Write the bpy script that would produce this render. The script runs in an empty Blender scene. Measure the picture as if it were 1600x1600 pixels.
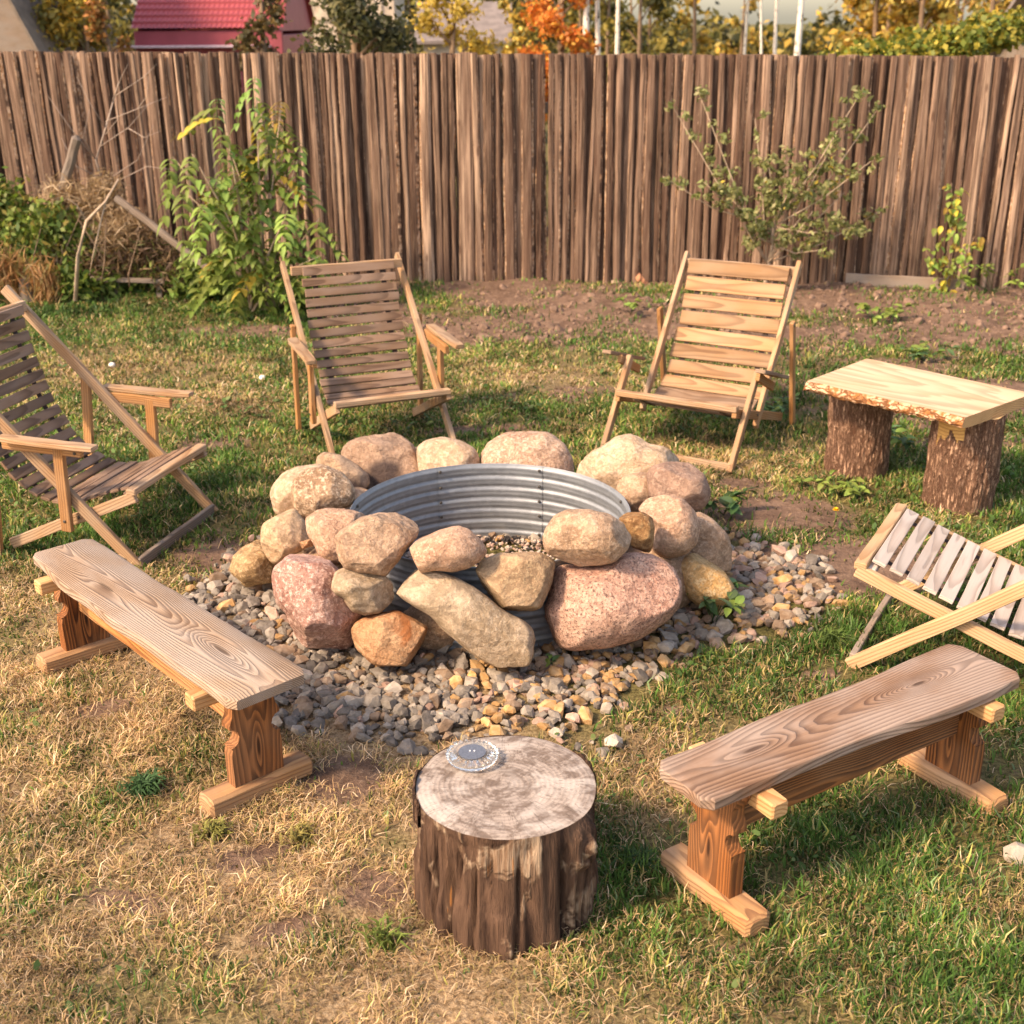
import bpy, math, random
import numpy as np
from mathutils import Vector, Matrix
from math import sin, cos, pi, radians, sqrt, atan2, hypot
rnd = random.Random(7)
rng = np.random.default_rng(11)
sc = bpy.context.scene
C = sc.collection

# ------------------------------------------------------------------ camera
FPX, PITCH, ROLL, CAMH = 1950., radians(21.5), radians(0.4), 2.2
cF = np.array([0, cos(PITCH), -sin(PITCH)])
_R0 = np.array([1., 0, 0]); _U0 = np.array([0, sin(PITCH), cos(PITCH)])
cR = _R0*cos(ROLL)-_U0*sin(ROLL); cU = _U0*cos(ROLL)+_R0*sin(ROLL)
cC = np.array([0, 0, CAMH])
cd = bpy.data.cameras.new('camera'); cam = bpy.data.objects.new('camera', cd); C.objects.link(cam)
cam.matrix_world = Matrix(((cR[0], cU[0], -cF[0], 0), (cR[1], cU[1], -cF[1], 0), (cR[2], cU[2], -cF[2], CAMH), (0, 0, 0, 1)))
cd.sensor_width = 36; cd.lens = 36*FPX/1600; cd.clip_end = 2000; cd.clip_start = .05
cd.dof.use_dof = True; cd.dof.focus_distance = 4.0; cd.dof.aperture_fstop = 4.4
sc.camera = cam
def at(px, py, z=0.):                      # photo measurement -> point on the level z
    d = cF+cR*(px-800)/FPX-cU*(py-800)/FPX
    return cC+d*((z-CAMH)/d[2])
def atY(px, py, Y):
    d = cF+cR*(px-800)/FPX-cU*(py-800)/FPX
    return cC+d*(Y/d[1])

# ------------------------------------------------------------------ light
SUN = Vector((-.66, -.40, .70)).normalized()
w = bpy.data.worlds.new('World'); sc.world = w; w.use_nodes = True
nt = w.node_tree; bg = nt.nodes['Background']
sky = nt.nodes.new('ShaderNodeTexSky'); sky.sky_type = 'NISHITA'; sky.sun_disc = False
sky.sun_elevation = math.asin(SUN.z); sky.sun_rotation = atan2(SUN.x, SUN.y)
sky.dust_density = 2.0; sky.air_density = 1.0; sky.ozone_density = .6
nt.links.new(sky.outputs[0], bg.inputs[0]); bg.inputs[1].default_value = .15
sl = bpy.data.lights.new('sun', 'SUN'); so = bpy.data.objects.new('sun', sl); C.objects.link(so)
sl.energy = 2.45; sl.angle = radians(7.0); sl.color = (1.0, .86, .68)
so.rotation_euler = SUN.to_track_quat('Z', 'Y').to_euler(); so.location = (-5, -3, 8)
vs = sc.view_settings; vs.view_transform = 'Standard'; vs.look = 'None'; vs.gamma = 1; vs.use_curve_mapping = False
vs.exposure = 1.30
vs.use_white_balance = True; vs.white_balance_temperature = 7900; vs.white_balance_tint = 16

# ------------------------------------------------------------------ noise
_perm = rng.permutation(4096); _tab = rng.random(4096)
def _h(i, j, k): return _tab[_perm[(_perm[(_perm[i & 4095]+j) & 4095]+k) & 4095]]
def vn(p):
    p = np.asarray(p, float); i = np.floor(p).astype(int); f = p-i; f = f*f*(3-2*f)
    x, y, z = i[..., 0], i[..., 1], i[..., 2]; a, b, c = f[..., 0], f[..., 1], f[..., 2]
    L = lambda u, v, t: u+(v-u)*t
    return L(L(L(_h(x, y, z), _h(x+1, y, z), a), L(_h(x, y+1, z), _h(x+1, y+1, z), a), b),
             L(L(_h(x, y, z+1), _h(x+1, y, z+1), a), L(_h(x, y+1, z+1), _h(x+1, y+1, z+1), a), b), c)*2-1
def fbm(p, o=4, g=.5):
    p = np.asarray(p, float); s = 0; a = 1; t = 0
    for k in range(o): s = s+a*vn(p*(2**k)+17.3*k); t += a; a *= g
    return s/t
def n2(x, y, s, o=3, seed=0.): return fbm(np.stack([np.asarray(x)*s, np.asarray(y)*s, np.full(np.shape(x), seed)], -1), o)
def sstep(a, b, x): t = np.clip((x-a)/(b-a), 0, 1); return t*t*(3-2*t)

# ------------------------------------------------------------------ object helpers
def mesh(name, V, Fc, mats=(), smooth=False, mi=None):
    me = bpy.data.meshes.new(name); me.from_pydata([tuple(v) for v in V], [], [tuple(f) for f in Fc])
    for m in mats: me.materials.append(m)
    if mi is not None: me.polygons.foreach_set('material_index', mi)
    if smooth: me.polygons.foreach_set('use_smooth', [True]*len(me.polygons))
    me.update(); return me
def put(name, me, parent=None, M=None):
    o = bpy.data.objects.new(name, me); C.objects.link(o)
    if parent: o.parent = parent
    if M is not None: o.matrix_basis = M
    return o
def tag(o, label=None, cat=None, group=None, kind=None):
    if label: o['label'] = label
    if cat: o['category'] = cat
    if group: o['group'] = group
    if kind: o['kind'] = kind
    return o
def empty(name, loc=(0, 0, 0), rz=0., label=None, cat=None, group=None):
    o = bpy.data.objects.new(name, None); C.objects.link(o); o.location = loc; o.rotation_euler = (0, 0, rz)
    o.empty_display_size = .1
    return tag(o, label, cat, group)
def fastmesh(name, V, loops, starts, totals, mat, col=None, smooth=False):
    me = bpy.data.meshes.new(name); V = np.asarray(V, np.float32)
    me.vertices.add(len(V)); me.vertices.foreach_set('co', V.ravel())
    me.loops.add(len(loops)); me.loops.foreach_set('vertex_index', np.asarray(loops, np.int32))
    me.polygons.add(len(starts)); me.polygons.foreach_set('loop_start', np.asarray(starts, np.int32))
    me.polygons.foreach_set('loop_total', np.asarray(totals, np.int32))
    if smooth: me.polygons.foreach_set('use_smooth', np.ones(len(starts), bool))
    me.update(calc_edges=True); me.materials.append(mat)
    if col is not None:
        a = me.attributes.new('col', 'FLOAT_COLOR', 'POINT')
        a.data.foreach_set('color', np.concatenate([col, np.ones((len(col), 1))], 1).astype(np.float32).ravel())
    return me

# ------------------------------------------------------------------ materials
class NB:
    def __init__(s, name):
        s.m = bpy.data.materials.new(name); s.m.use_nodes = True; s.t = s.m.node_tree
        s.b = s.t.nodes['Principled BSDF']; s.out = s.t.nodes['Material Output']
    def n(s, typ, **k):
        o = s.t.nodes.new('ShaderNode'+typ)
        for a, v in k.items():
            if a[0] == 'i' and a[1:].isdigit(): s.set(o.inputs[int(a[1:])], v)
            elif a in o.inputs.keys() and not hasattr(o, a): s.set(o.inputs[a], v)
            else: setattr(o, a, v)
        return o
    def set(s, inp, v):
        if hasattr(v, 'is_linked') or isinstance(v, bpy.types.NodeSocket): s.t.links.new(v, inp)
        elif isinstance(v, bpy.types.Node): s.t.links.new(v.outputs[0], inp)
        else: inp.default_value = v
    def math(s, op, a, b=0., c=0.):
        o = s.t.nodes.new('ShaderNodeMath'); o.operation = op
        for i, v in enumerate((a, b, c)): s.set(o.inputs[i], v)
        return o.outputs[0]
    def vmul(s, v, k):
        o = s.t.nodes.new('ShaderNodeVectorMath'); o.operation = 'MULTIPLY'; s.set(o.inputs[0], v); s.set(o.inputs[1], k); return o.outputs[0]
    def vadd(s, v, k):
        o = s.t.nodes.new('ShaderNodeVectorMath'); o.operation = 'ADD'; s.set(o.inputs[0], v); s.set(o.inputs[1], k); return o.outputs[0]
    def mix(s, f, a, b, mode='MIX'):
        o = s.t.nodes.new('ShaderNodeMix'); o.data_type = 'RGBA'; o.blend_type = mode
        s.set(o.inputs[0], f)
        for i, v in ((6, a), (7, b)):
            if isinstance(v, tuple) and len(v) == 3: v = (*v, 1)
            s.set(o.inputs[i], v)
        return o.outputs[2]
    def noise(s, v, scale, detail=4, rough=.55, dist=0.):
        o = s.t.nodes.new('ShaderNodeTexNoise'); s.set(o.inputs['Vector'], v); o.inputs['Scale'].default_value = scale
        o.inputs['Detail'].default_value = detail; o.inputs['Roughness'].default_value = rough; o.inputs['Distortion'].default_value = dist
        return o.outputs[0]
    def ramp(s, f, a, b, lo=0., hi=1.):
        o = s.t.nodes.new('ShaderNodeMapRange'); o.interpolation_type = 'SMOOTHSTEP'; s.set(o.inputs[0], f)
        for i, v in zip((1, 2, 3, 4), (a, b, lo, hi)): s.set(o.inputs[i], v)
        return o.outputs[0]
    def bump(s, h, strength=.5, dist=.01, normal=None):
        o = s.t.nodes.new('ShaderNodeBump'); o.inputs['Strength'].default_value = strength; o.inputs['Distance'].default_value = dist
        s.set(o.inputs['Height'], h)
        if normal is not None: s.set(o.inputs['Normal'], normal)
        return o.outputs[0]
    def fin(s, col, rough=.8, normal=None, spec=.3):
        if isinstance(col, tuple) and len(col) == 3: col = (*col, 1)
        s.set(s.b.inputs['Base Color'], col); s.set(s.b.inputs['Roughness'], rough)
        s.b.inputs['Specular IOR Level'].default_value = spec
        if normal is not None: s.set(s.b.inputs['Normal'], normal)
        return s.m
def objco(s): return s.n('TexCoord').outputs['Object']
def orand(s): return s.n('ObjectInfo').outputs['Random']

def wood(name, light, dark, freq=110, zoff=.06, tilt=.03, warp=.5, gray=None, grayamt=0., sharp=2., bumps=.35, rough=.75, tint=.25, knots=(), fibre=.35, streak=1., rand=True):
    s = NB(name); co = objco(s); r = orand(s)
    if rand:
        off = s.n('CombineXYZ', i0=s.math('MULTIPLY', r, 37.), i1=0., i2=0.).outputs[0]; cn = s.vadd(co, off)
    else: cn = co
    sp = s.n('SeparateXYZ', i0=co); x, y, z = sp.outputs
    n1 = s.noise(s.vmul(cn, (1.1, 9, 9)), 1., 3); n1c = s.math('SUBTRACT', n1, .5)
    nbig = s.noise(s.vmul(cn, (.8, 2., 2.)), 1.3, 2); nb = s.math('SUBTRACT', nbig, .5)
    yy = s.math('ADD', y, s.math('MULTIPLY', nb, .07))
    zz = s.math('ADD', s.math('ADD', z, zoff), s.math('MULTIPLY', x, tilt))
    zz = s.math('ADD', zz, s.math('MULTIPLY', nb, .06))
    rr = s.math('SQRT', s.math('ADD', s.math('MULTIPLY', yy, yy), s.math('MULTIPLY', zz, zz)))
    ph = s.math('ADD', s.math('MULTIPLY', rr, float(freq)), s.math('MULTIPLY', n1c, float(warp)*4))
    kd = None
    for (kx, ky, amp, sx, sy) in knots:
        dx = s.math('DIVIDE', s.math('SUBTRACT', x, kx), sx); dy = s.math('DIVIDE', s.math('SUBTRACT', y, ky), sy)
        d2 = s.math('ADD', s.math('MULTIPLY', dx, dx), s.math('MULTIPLY', dy, dy))
        g = s.math('POWER', 2.718, s.math('MULTIPLY', d2, -1.)); ph = s.math('ADD', ph, s.math('MULTIPLY', g, float(amp)))
        g2 = s.ramp(d2, .015, .10, 1., 0.); kd = g2 if kd is None else s.math('MAXIMUM', kd, g2)
    fr = s.math('FRACT', ph)
    ring = s.math('MULTIPLY', s.ramp(fr, .15, .85), s.ramp(fr, .88, 1., 1., 0.)); ring = s.math('POWER', ring, sharp)
    fib = s.noise(s.vmul(cn, (3., 190, 190)), 1., 3, .6)
    fib2 = s.noise(s.vmul(cn, (1.2, 42, 42)), 1., 3, .6)
    big = s.noise(s.vmul(cn, (2.2, 9, 9)), 1., 4)
    col = s.mix(s.math('MULTIPLY', ring, streak), light, dark)
    col = s.mix(s.ramp(fib, .35, .75, 0, fibre), col, dark)
    col = s.mix(s.ramp(fib2, .45, .8, 0, .35), col, dark)
    col = s.mix(s.ramp(big, .3, .7, 0, .35), col, tuple(min(1, c*1.25) for c in light))
    if gray: col = s.mix(s.ramp(s.noise(s.vmul(cn, (3, 6, 6)), 1., 5), .35, .65, 0., grayamt), col, s.mix(s.math('MULTIPLY', ring, .7), gray, tuple(c*.45 for c in gray)))
    if kd is not None: col = s.mix(s.math('MULTIPLY', kd, .75), col, tuple(c*.5 for c in dark))
    hv = s.n('HueSaturation', i3=1., i4=col); s.set(hv.inputs['Value'], s.ramp(r, 0, 1, 1-tint, 1+tint)); s.set(hv.inputs['Fac'], 1.)
    nick = s.noise(cn, 75, 2)
    hgt = s.math('SUBTRACT', s.math('MULTIPLY', fib, .6), s.math('MULTIPLY', ring, .8))
    hgt = s.math('ADD', hgt, s.math('MULTIPLY', nick, .25))
    return s.fin(hv.outputs[0], rough, s.bump(hgt, bumps, .004), .25)

W_RAIL = wood('tan_rail_wood', (.40, .235, .12), (.24, .12, .055), 90, gray=(.40, .31, .23), grayamt=.55, tint=.15)
W_LEG = wood('orange_leg_wood', (.42, .20, .07), (.22, .09, .03), 90, gray=(.40, .28, .18), grayamt=.35, tint=.15)
W_SLAT = wood('weathered_slat_wood', (.225, .135, .083), (.11, .06, .037), 100, gray=(.28, .20, .155), grayamt=.6, tint=.22)
W_SLAT3 = wood('golden_slat_wood', (.34, .19, .092), (.19, .095, .045), 80, gray=(.38, .26, .17), grayamt=.5, tint=.2)
W_SLAT3D = wood('brown_slat_wood', (.21, .125, .075), (.12, .066, .04), 80, gray=(.34, .25, .18), grayamt=.5, tint=.15)
W_SLAT4 = wood('pale_grey_slat_wood', (.47, .39, .335), (.32, .245, .20), 100, gray=(.50, .445, .40), grayamt=.6, tint=.1)
W_RAIL4 = wood('yellow_rail_wood', (.50, .31, .165), (.33, .18, .085), 90, gray=(.55, .42, .28), grayamt=.35, tint=.08)
W_TOPL = wood('silvered_bench_top', (.37, .255, .17), (.15, .085, .05), 180, .05, .03, .8, gray=(.42, .345, .29), grayamt=.65, sharp=.9, bumps=.6, tint=.0, rand=False, knots=((.42, .015, 9, .22, .035), (-.25, -.04, 5, .22, .03)))
W_TOPR = wood('brown_bench_top', (.275, .16, .098), (.115, .058, .034), 120, .07, -.045, 1.0, gray=(.40, .31, .255), grayamt=.7, sharp=1.1, bumps=.6, tint=.0, rand=False, knots=((.30, .01, -7, .13, .03), (-.33, .01, 5, .16, .03)))
W_BURN = wood('burnt_orange_pine', (.34, .12, .034), (.032, .011, .006), 115, .05, .04, 1.2, sharp=.6, bumps=.6, rough=.8, gray=(.36, .19, .10), grayamt=.45, tint=.0, fibre=.5, knots=((.05, .005, 3.5, .13, .022),))
W_ORNG = wood('orange_pine', (.44, .19, .06), (.15, .05, .016), 130, .05, .04, .9, sharp=1.0, bumps=.5, rough=.8, gray=(.42, .26, .14), grayamt=.45, tint=.1)
W_CLEAT = wood('bright_pine_end', (.58, .34, .16), (.34, .16, .06), 90, .05, .04, .5, tint=.08)
W_FOOT = wood('worn_foot_pine', (.45, .235, .10), (.22, .10, .045), 110, .05, .03, .5, gray=(.40, .28, .19), grayamt=.5, tint=.05)
W_SLAB = wood('fresh_cut_slab', (.60, .41, .26), (.44, .27, .15), 45, .12, .05, .8, sharp=1.2, bumps=.25, tint=.0, fibre=.5, gray=(.64, .47, .33), grayamt=.5, rand=False)
W_GREY = wood('old_grey_timber', (.24, .175, .13), (.12, .085, .06), 90, gray=(.27, .225, .19), grayamt=.7)

def bark_mat(name, light, dark, sx=28., sz=7., top=None):
    s = NB(name); co = objco(s)
    p = s.vmul(co, (sx, sx, sz)); ds = s.n('TexNoise', Vector=p, Scale=.9, Detail=5., Roughness=.7).outputs[1]; pd = s.vadd(p, s.vmul(ds, (2.2, 2.2, 2.2)))
    vo = s.n('TexVoronoi', Vector=pd, feature='DISTANCE_TO_EDGE'); vo.inputs['Scale'].default_value = 1.
    rg = s.math('ABSOLUTE', s.math('SUBTRACT', s.noise(s.vmul(co, (sx*.8, sx*.8, sz*.5)), 1., 5, .7, .5), .5))
    crack = s.math('MULTIPLY', s.ramp(vo.outputs['Distance'], .0, .22, .35, 1.), s.ramp(rg, .0, .06, .0, 1.))
    n = s.noise(s.vmul(co, (95, 95, 45)), 1., 5, .7); b = s.noise(co, 9., 4)
    col = s.mix(crack, dark, s.mix(s.ramp(n, .38, .62), tuple((a*.45+b_*.55) for a, b_ in zip(light, dark)), light))
    col = s.mix(s.ramp(b, .4, .65, 0, .2), col, tuple(c*.6 for c in light))
    h = s.math('ADD', s.math('MULTIPLY', crack, .8), s.math('MULTIPLY', n, .6))
    return s.fin(col, .9, s.bump(h, 1., .014), .1)
BARK = bark_mat('pine_bark', (.62, .37, .24), (.14, .065, .04), 50., 14.)
def bark_fleck():
    s = NB('slab_edge_bark'); co = objco(s)
    p = s.vmul(co, (14, 30, 30)); vo = s.n('TexVoronoi', Vector=s.vadd(p, s.vmul(s.n('TexNoise', Vector=p, Scale=1.2).outputs[1], (1.5, 1.5, 1.5))), feature='DISTANCE_TO_EDGE')
    vo.inputs['Scale'].default_value = 1.
    n = s.noise(co, 30, 5)
    col = s.mix(s.ramp(n, .42, .6), (.34, .14, .05), (.62, .40, .25)); col = s.mix(s.ramp(vo.outputs['Distance'], .02, .12), (.17, .07, .03), col)
    return s.fin(col, .85, s.bump(s.math('ADD', n, vo.outputs['Distance']), .9, .015), .15)
BARKE = bark_fleck()

def rock_mat(name, a, b, spk=(.08, .05, .04), spa=.25, light=(.7, .6, .5), la=.3, scale=9., stain=None, sa=0., blotch=None):
    a, b, light = [tuple(min(.85, c*k_) for c, k_ in zip(q_, (1.16, 1.05, .97))) for q_ in (a, b, light)]
    s = NB(name); co = objco(s); r = orand(s)
    cn = s.vadd(co, s.n('CombineXYZ', i0=s.math('MULTIPLY', r, 13.), i1=s.math('MULTIPLY', r, 7.), i2=0.).outputs[0])
    n = s.noise(cn, scale, 6, .65, .4); m = s.noise(cn, scale*.35, 3, .5, .3); f = s.noise(cn, 55, 5, .8); g = s.noise(cn, 105, 4, .8)
    col = s.mix(s.ramp(n, .38, .62), a, b)
    col = s.mix(s.ramp(s.noise(cn, 24, 5, .75), .47, .56, 0, .55), col, tuple(c*.62 for c in a))
    col = s.mix(s.ramp(f, .51, .57, 0, min(1, la*1.9)), col, light)
    col = s.mix(s.ramp(m, .45, .7, 0, .4), col, light)
    col = s.mix(s.ramp(g, .53, .57, 0, min(.8, spa*1.2)), col, spk)
    if stain: col = s.mix(s.ramp(s.noise(cn, 5.5, 5, .6, .8), .45, .62, 0, sa), col, stain)
    if blotch:
        (bx, by, bz, br, bc) = blotch
        dd = s.n('VectorMath', operation='DISTANCE', i0=s.vadd(co, s.vmul(s.n('TexNoise', Vector=co, Scale=14.).outputs[1], (.05, .05, .05))), i1=(bx+.025, by+.025, bz+.025))
        col = s.mix(s.ramp(dd.outputs['Value'], br*.6, br*1.1, .9, 0.), col, bc)
    lay = s.n('TexWave', Vector=s.vmul(cn, (1., 1., 2.2)), wave_type='BANDS', bands_direction='DIAGONAL'); lay.inputs['Scale'].default_value = 2.2; lay.inputs['Distortion'].default_value = 14.; lay.inputs['Detail'].default_value = 5.; lay.inputs['Detail Scale'].default_value = 1.6
    lv = s.ramp(lay.outputs[1], .0, .14)
    col = s.mix(s.ramp(lv, 0, 1, .35, 0), col, tuple(c*.5 for c in a))
    h = s.math('ADD', s.math('MULTIPLY', n, 1.6), s.math('ADD', s.math('MULTIPLY', f, .7), s.math('MULTIPLY', lv, .08)))
    h = s.math('ADD', h, s.math('MULTIPLY', g, .35))
    return s.fin(col, .85, s.bump(h, 1., .016), .25)
R_TAN = rock_mat('tan_granite', (.40, .275, .185), (.52, .375, .265), light=(.66, .53, .41))
R_BUFF = rock_mat('pale_buff_stone', (.50, .37, .25), (.60, .47, .34), light=(.72, .62, .50), spa=.18)
R_PINK = rock_mat('pink_granite', (.46, .265, .205), (.58, .38, .30), light=(.70, .52, .43), spk=(.11, .06, .05), spa=.65, scale=7)
R_MAUVE = rock_mat('mauve_pink_granite', (.36, .20, .165), (.54, .37, .32), light=(.68, .52, .47), la=.55, spa=.3, scale=12, spk=(.16, .06, .05))
R_RUST = rock_mat('rusty_sandstone', (.46, .25, .13), (.52, .33, .20), light=(.62, .44, .28), stain=(.38, .11, .025), sa=.8)
R_OLIVE = rock_mat('greenish_grey_stone', (.36, .285, .195), (.48, .39, .29), light=(.60, .52, .41), spa=.15, scale=6, stain=(.28, .18, .09), sa=.25)
R_BROWN = rock_mat('brown_purple_stone', (.30, .20, .155), (.38, .265, .205), light=(.50, .38, .31), spa=.2)
R_OCHRE = rock_mat('ochre_stone', (.58, .36, .15), (.66, .46, .23), light=(.66, .52, .31), la=.5)
R_PEACH = rock_mat('peach_granite', (.47, .30, .21), (.57, .40, .29), light=(.66, .49, .38), la=.4, spa=.3)
R_AMBER = rock_mat('amber_brown_stone', (.25, .13, .055), (.42, .26, .12), light=(.55, .38, .2))
R_SOOT = rock_mat('scorched_stone', (.36, .25, .18), (.46, .335, .245), light=(.5, .38, .3), blotch=(.02, -.16, .02, .10, (.05, .035, .035)))
R_SOOT2 = rock_mat('scorched_brown_stone', (.40, .28, .19), (.47, .34, .24), light=(.55, .43, .32), blotch=(.05, -.12, -.03, .09, (.06, .04, .04)))

def gravel_mats():
    out = []
    for nm, a, b in (('grey', (.215, .18, .145), (.31, .265, .22)), ('dark_grey', (.13, .11, .092), (.205, .175, .15)), ('brown', (.24, .155, .10), (.33, .235, .165)),
                     ('orange', (.42, .23, .09), (.48, .31, .16)), ('pale', (.36, .30, .24), (.46, .39, .32)), ('pinkish', (.38, .235, .175), (.46, .31, .24))):
        s = NB(nm+'_gravel'); co = objco(s); n = s.noise(s.n('NewGeometry').outputs['Position'], 45, 5, .65)
        col = s.mix(s.ramp(n, .35, .65), a, b)
        hv = s.n('HueSaturation', i4=col); s.set(hv.inputs['Value'], s.ramp(orand(s), 0, 1, .75, 1.3))
        out.append((nm, s.fin(hv.outputs[0], .85, s.bump(n, .6, .008), .25)))
    return out
GM = gravel_mats()
def col_attr_mat(name, rough=.7, trans=.35, spec=.2, nscale=0):
    s = NB(name); a = s.n('Attribute', attribute_name='col').outputs[0]
    s.fin(a, rough, None, spec)
    tr = s.n('BsdfTranslucent'); s.set(tr.inputs[0], s.mix(1., a, (1.05, 1.0, .7), 'MULTIPLY'))
    mx = s.n('MixShader', i0=trans); s.set(mx.inputs[1], s.b.outputs[0]); s.set(mx.inputs[2], tr.outputs[0]); s.t.links.new(mx.outputs[0], s.out.inputs[0])
    return s.m
GRASSM = col_attr_mat('grass_blades', .65, .22); LEAFM = col_attr_mat('foliage_leaves', .55, .35, .3)
def flat(name, c, rough=.6, metal=0., spec=.3, ns=20, var=.2, bumps=.2):
    s = NB(name); n = s.noise(objco(s), ns, 4)
    m = s.fin(s.mix(s.ramp(n, .3, .7), tuple(v*(1-var) for v in c), tuple(min(1, v*(1+var)) for v in c)), rough, s.bump(n, bumps, .004), spec)
    s.b.inputs['Metallic'].default_value = metal; return m
IRON = flat('dark_bolt', (.10, .09, .08), .5, .6)
TWIG = flat('twig_bark', (.27, .18, .12), .9); TWIGP = flat('pale_twig', (.42, .31, .22), .9)
BLACK = flat('black_strap', (.045, .03, .025), .8); IRON = flat('dark_bolt', (.10, .09, .08), .5, .6)

# ------------------------------------------------------------------ timber pieces
def beam_mesh(L, wd, th, seed=0, wob=.0, bev=.12, n=5, endround=0.):
    r = np.random.default_rng(seed); c = min(wd, th)*bev; V = []; Fc = []
    xs = [-L/2, -L/2+c]+list(np.linspace(-L/2, L/2, n+2)[1:-1])+[L/2-c, L/2]
    for i, x in enumerate(xs):
        e = i in (0, len(xs)-1); k = c if e else 0; a = wd/2-k; b = th/2-k
        if endround and i in (0, 1, len(xs)-2, len(xs)-1): a -= endround*(1 if e else .35)
        dy, dz = r.normal(0, wob, 2); a += r.normal(0, wob*.5)
        for y, z in ((-a+c, -b), (a-c, -b), (a, -b+c), (a, b-c), (a-c, b), (-a+c, b), (-a, b-c), (-a, -b+c)): V.append((x, y+dy, z+dz))
    for i in range(len(xs)-1):
        for j in range(8): Fc.append((i*8+j, i*8+(j+1) % 8, (i+1)*8+(j+1) % 8, (i+1)*8+j))
    Fc.append(tuple(range(7, -1, -1))); Fc.append(tuple(range((len(xs)-1)*8, len(xs)*8)))
    return V, [f[::-1] for f in Fc]
def frame(p0, p1, up=(0, 0, 1)):
    p0, p1 = Vector(p0), Vector(p1); x = (p1-p0).normalized(); u = Vector(up); y = u.cross(x)
    if y.length < 1e-4: y = Vector((0, 1, 0)).cross(x)
    y.normalize(); z = x.cross(y); m = (p0+p1)/2
    return Matrix(((x.x, y.x, z.x, m.x), (x.y, y.y, z.y, m.y), (x.z, y.z, z.z, m.z), (0, 0, 0, 1)))
_seed = [0]
def beam(name, p0, p1, wd, th, mat, parent, up=(0, 0, 1), wob=.0008, bev=.12, endround=0., n=5):
    _seed[0] += 1; L = (Vector(p1)-Vector(p0)).length
    V, Fc = beam_mesh(L, wd, th, _seed[0], wob, bev, n, endround)
    return put(name, mesh(name, V, Fc, (mat,)), parent, frame(p0, p1, up))
def tube_data(pts, rad, n=7, cap=True, seed=0, rough=0.):
    pts = [Vector(p) for p in pts]; V = []; Fc = []; r = random.Random(seed); up = Vector((.31, .2, .93))
    if not hasattr(rad, '__len__'): rad = [rad]*len(pts)
    for i, p in enumerate(pts):
        t = (pts[min(i+1, len(pts)-1)]-pts[max(i-1, 0)]).normalized(); a = t.cross(up)
        if a.length < .05: a = t.cross(Vector((1, 0, 0)))
        a.normalize(); b = t.cross(a)
        for j in range(n):
            q = 2*pi*j/n; k = rad[i]*(1+rough*r.uniform(-1, 1)); V.append(p+a*cos(q)*k+b*sin(q)*k)
    for i in range(len(pts)-1):
        for j in range(n): Fc.append((i*n+j, (i+1)*n+j, (i+1)*n+(j+1) % n, i*n+(j+1) % n))
    if cap: Fc.append(tuple(range(n))); Fc.append(tuple(range(len(pts)*n-1, (len(pts)-1)*n-1, -1)))
    return V, Fc
def tubes(name, lst, mat, parent=None, n=6, seed=0, rough=0.):
    V = []; Fc = []
    for k, (pts, rad) in enumerate(lst):
        v, f = tube_data(pts, rad, n, True, seed+k, rough); o = len(V); V += v; Fc += [tuple(i+o for i in q) for q in f]
    return put(name, mesh(name, V, Fc, (mat,), True), parent)

# ------------------------------------------------------------------ ground
def blob(x, y, cx, cy, rx, ry=None, rot=0.):
    ry = ry or rx; dx, dy = x-cx, y-cy; a = dx*cos(rot)+dy*sin(rot); b = -dx*sin(rot)+dy*cos(rot)
    return np.exp(-((a/rx)**2+(b/ry)**2))
PIT = (-.09, 4.69)
def gh(x, y):                              # ground height
    x = np.asarray(x, float); y = np.asarray(y, float)
    z = .012*n2(x, y, 1.3, 3, 1.)+.008*n2(x, y, 6., 3, 5.)
    far = sstep(8., 9.3, y)*sstep(12.5, 11.3, y)
    z = z+far*(.03+.045*n2(x, y, 1.1, 4, 9.)+.02*n2(x, y, 5, 3, 3.))*sstep(-1.6, .2, x)
    z = z+.06*blob(x, y, 2.6, 10.2, 1.2, .5)+.10*blob(x, y, -3.7, 11., .9, .6)
    z = z-np.clip(y-13, 0, 45)*.045
    return z
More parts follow.
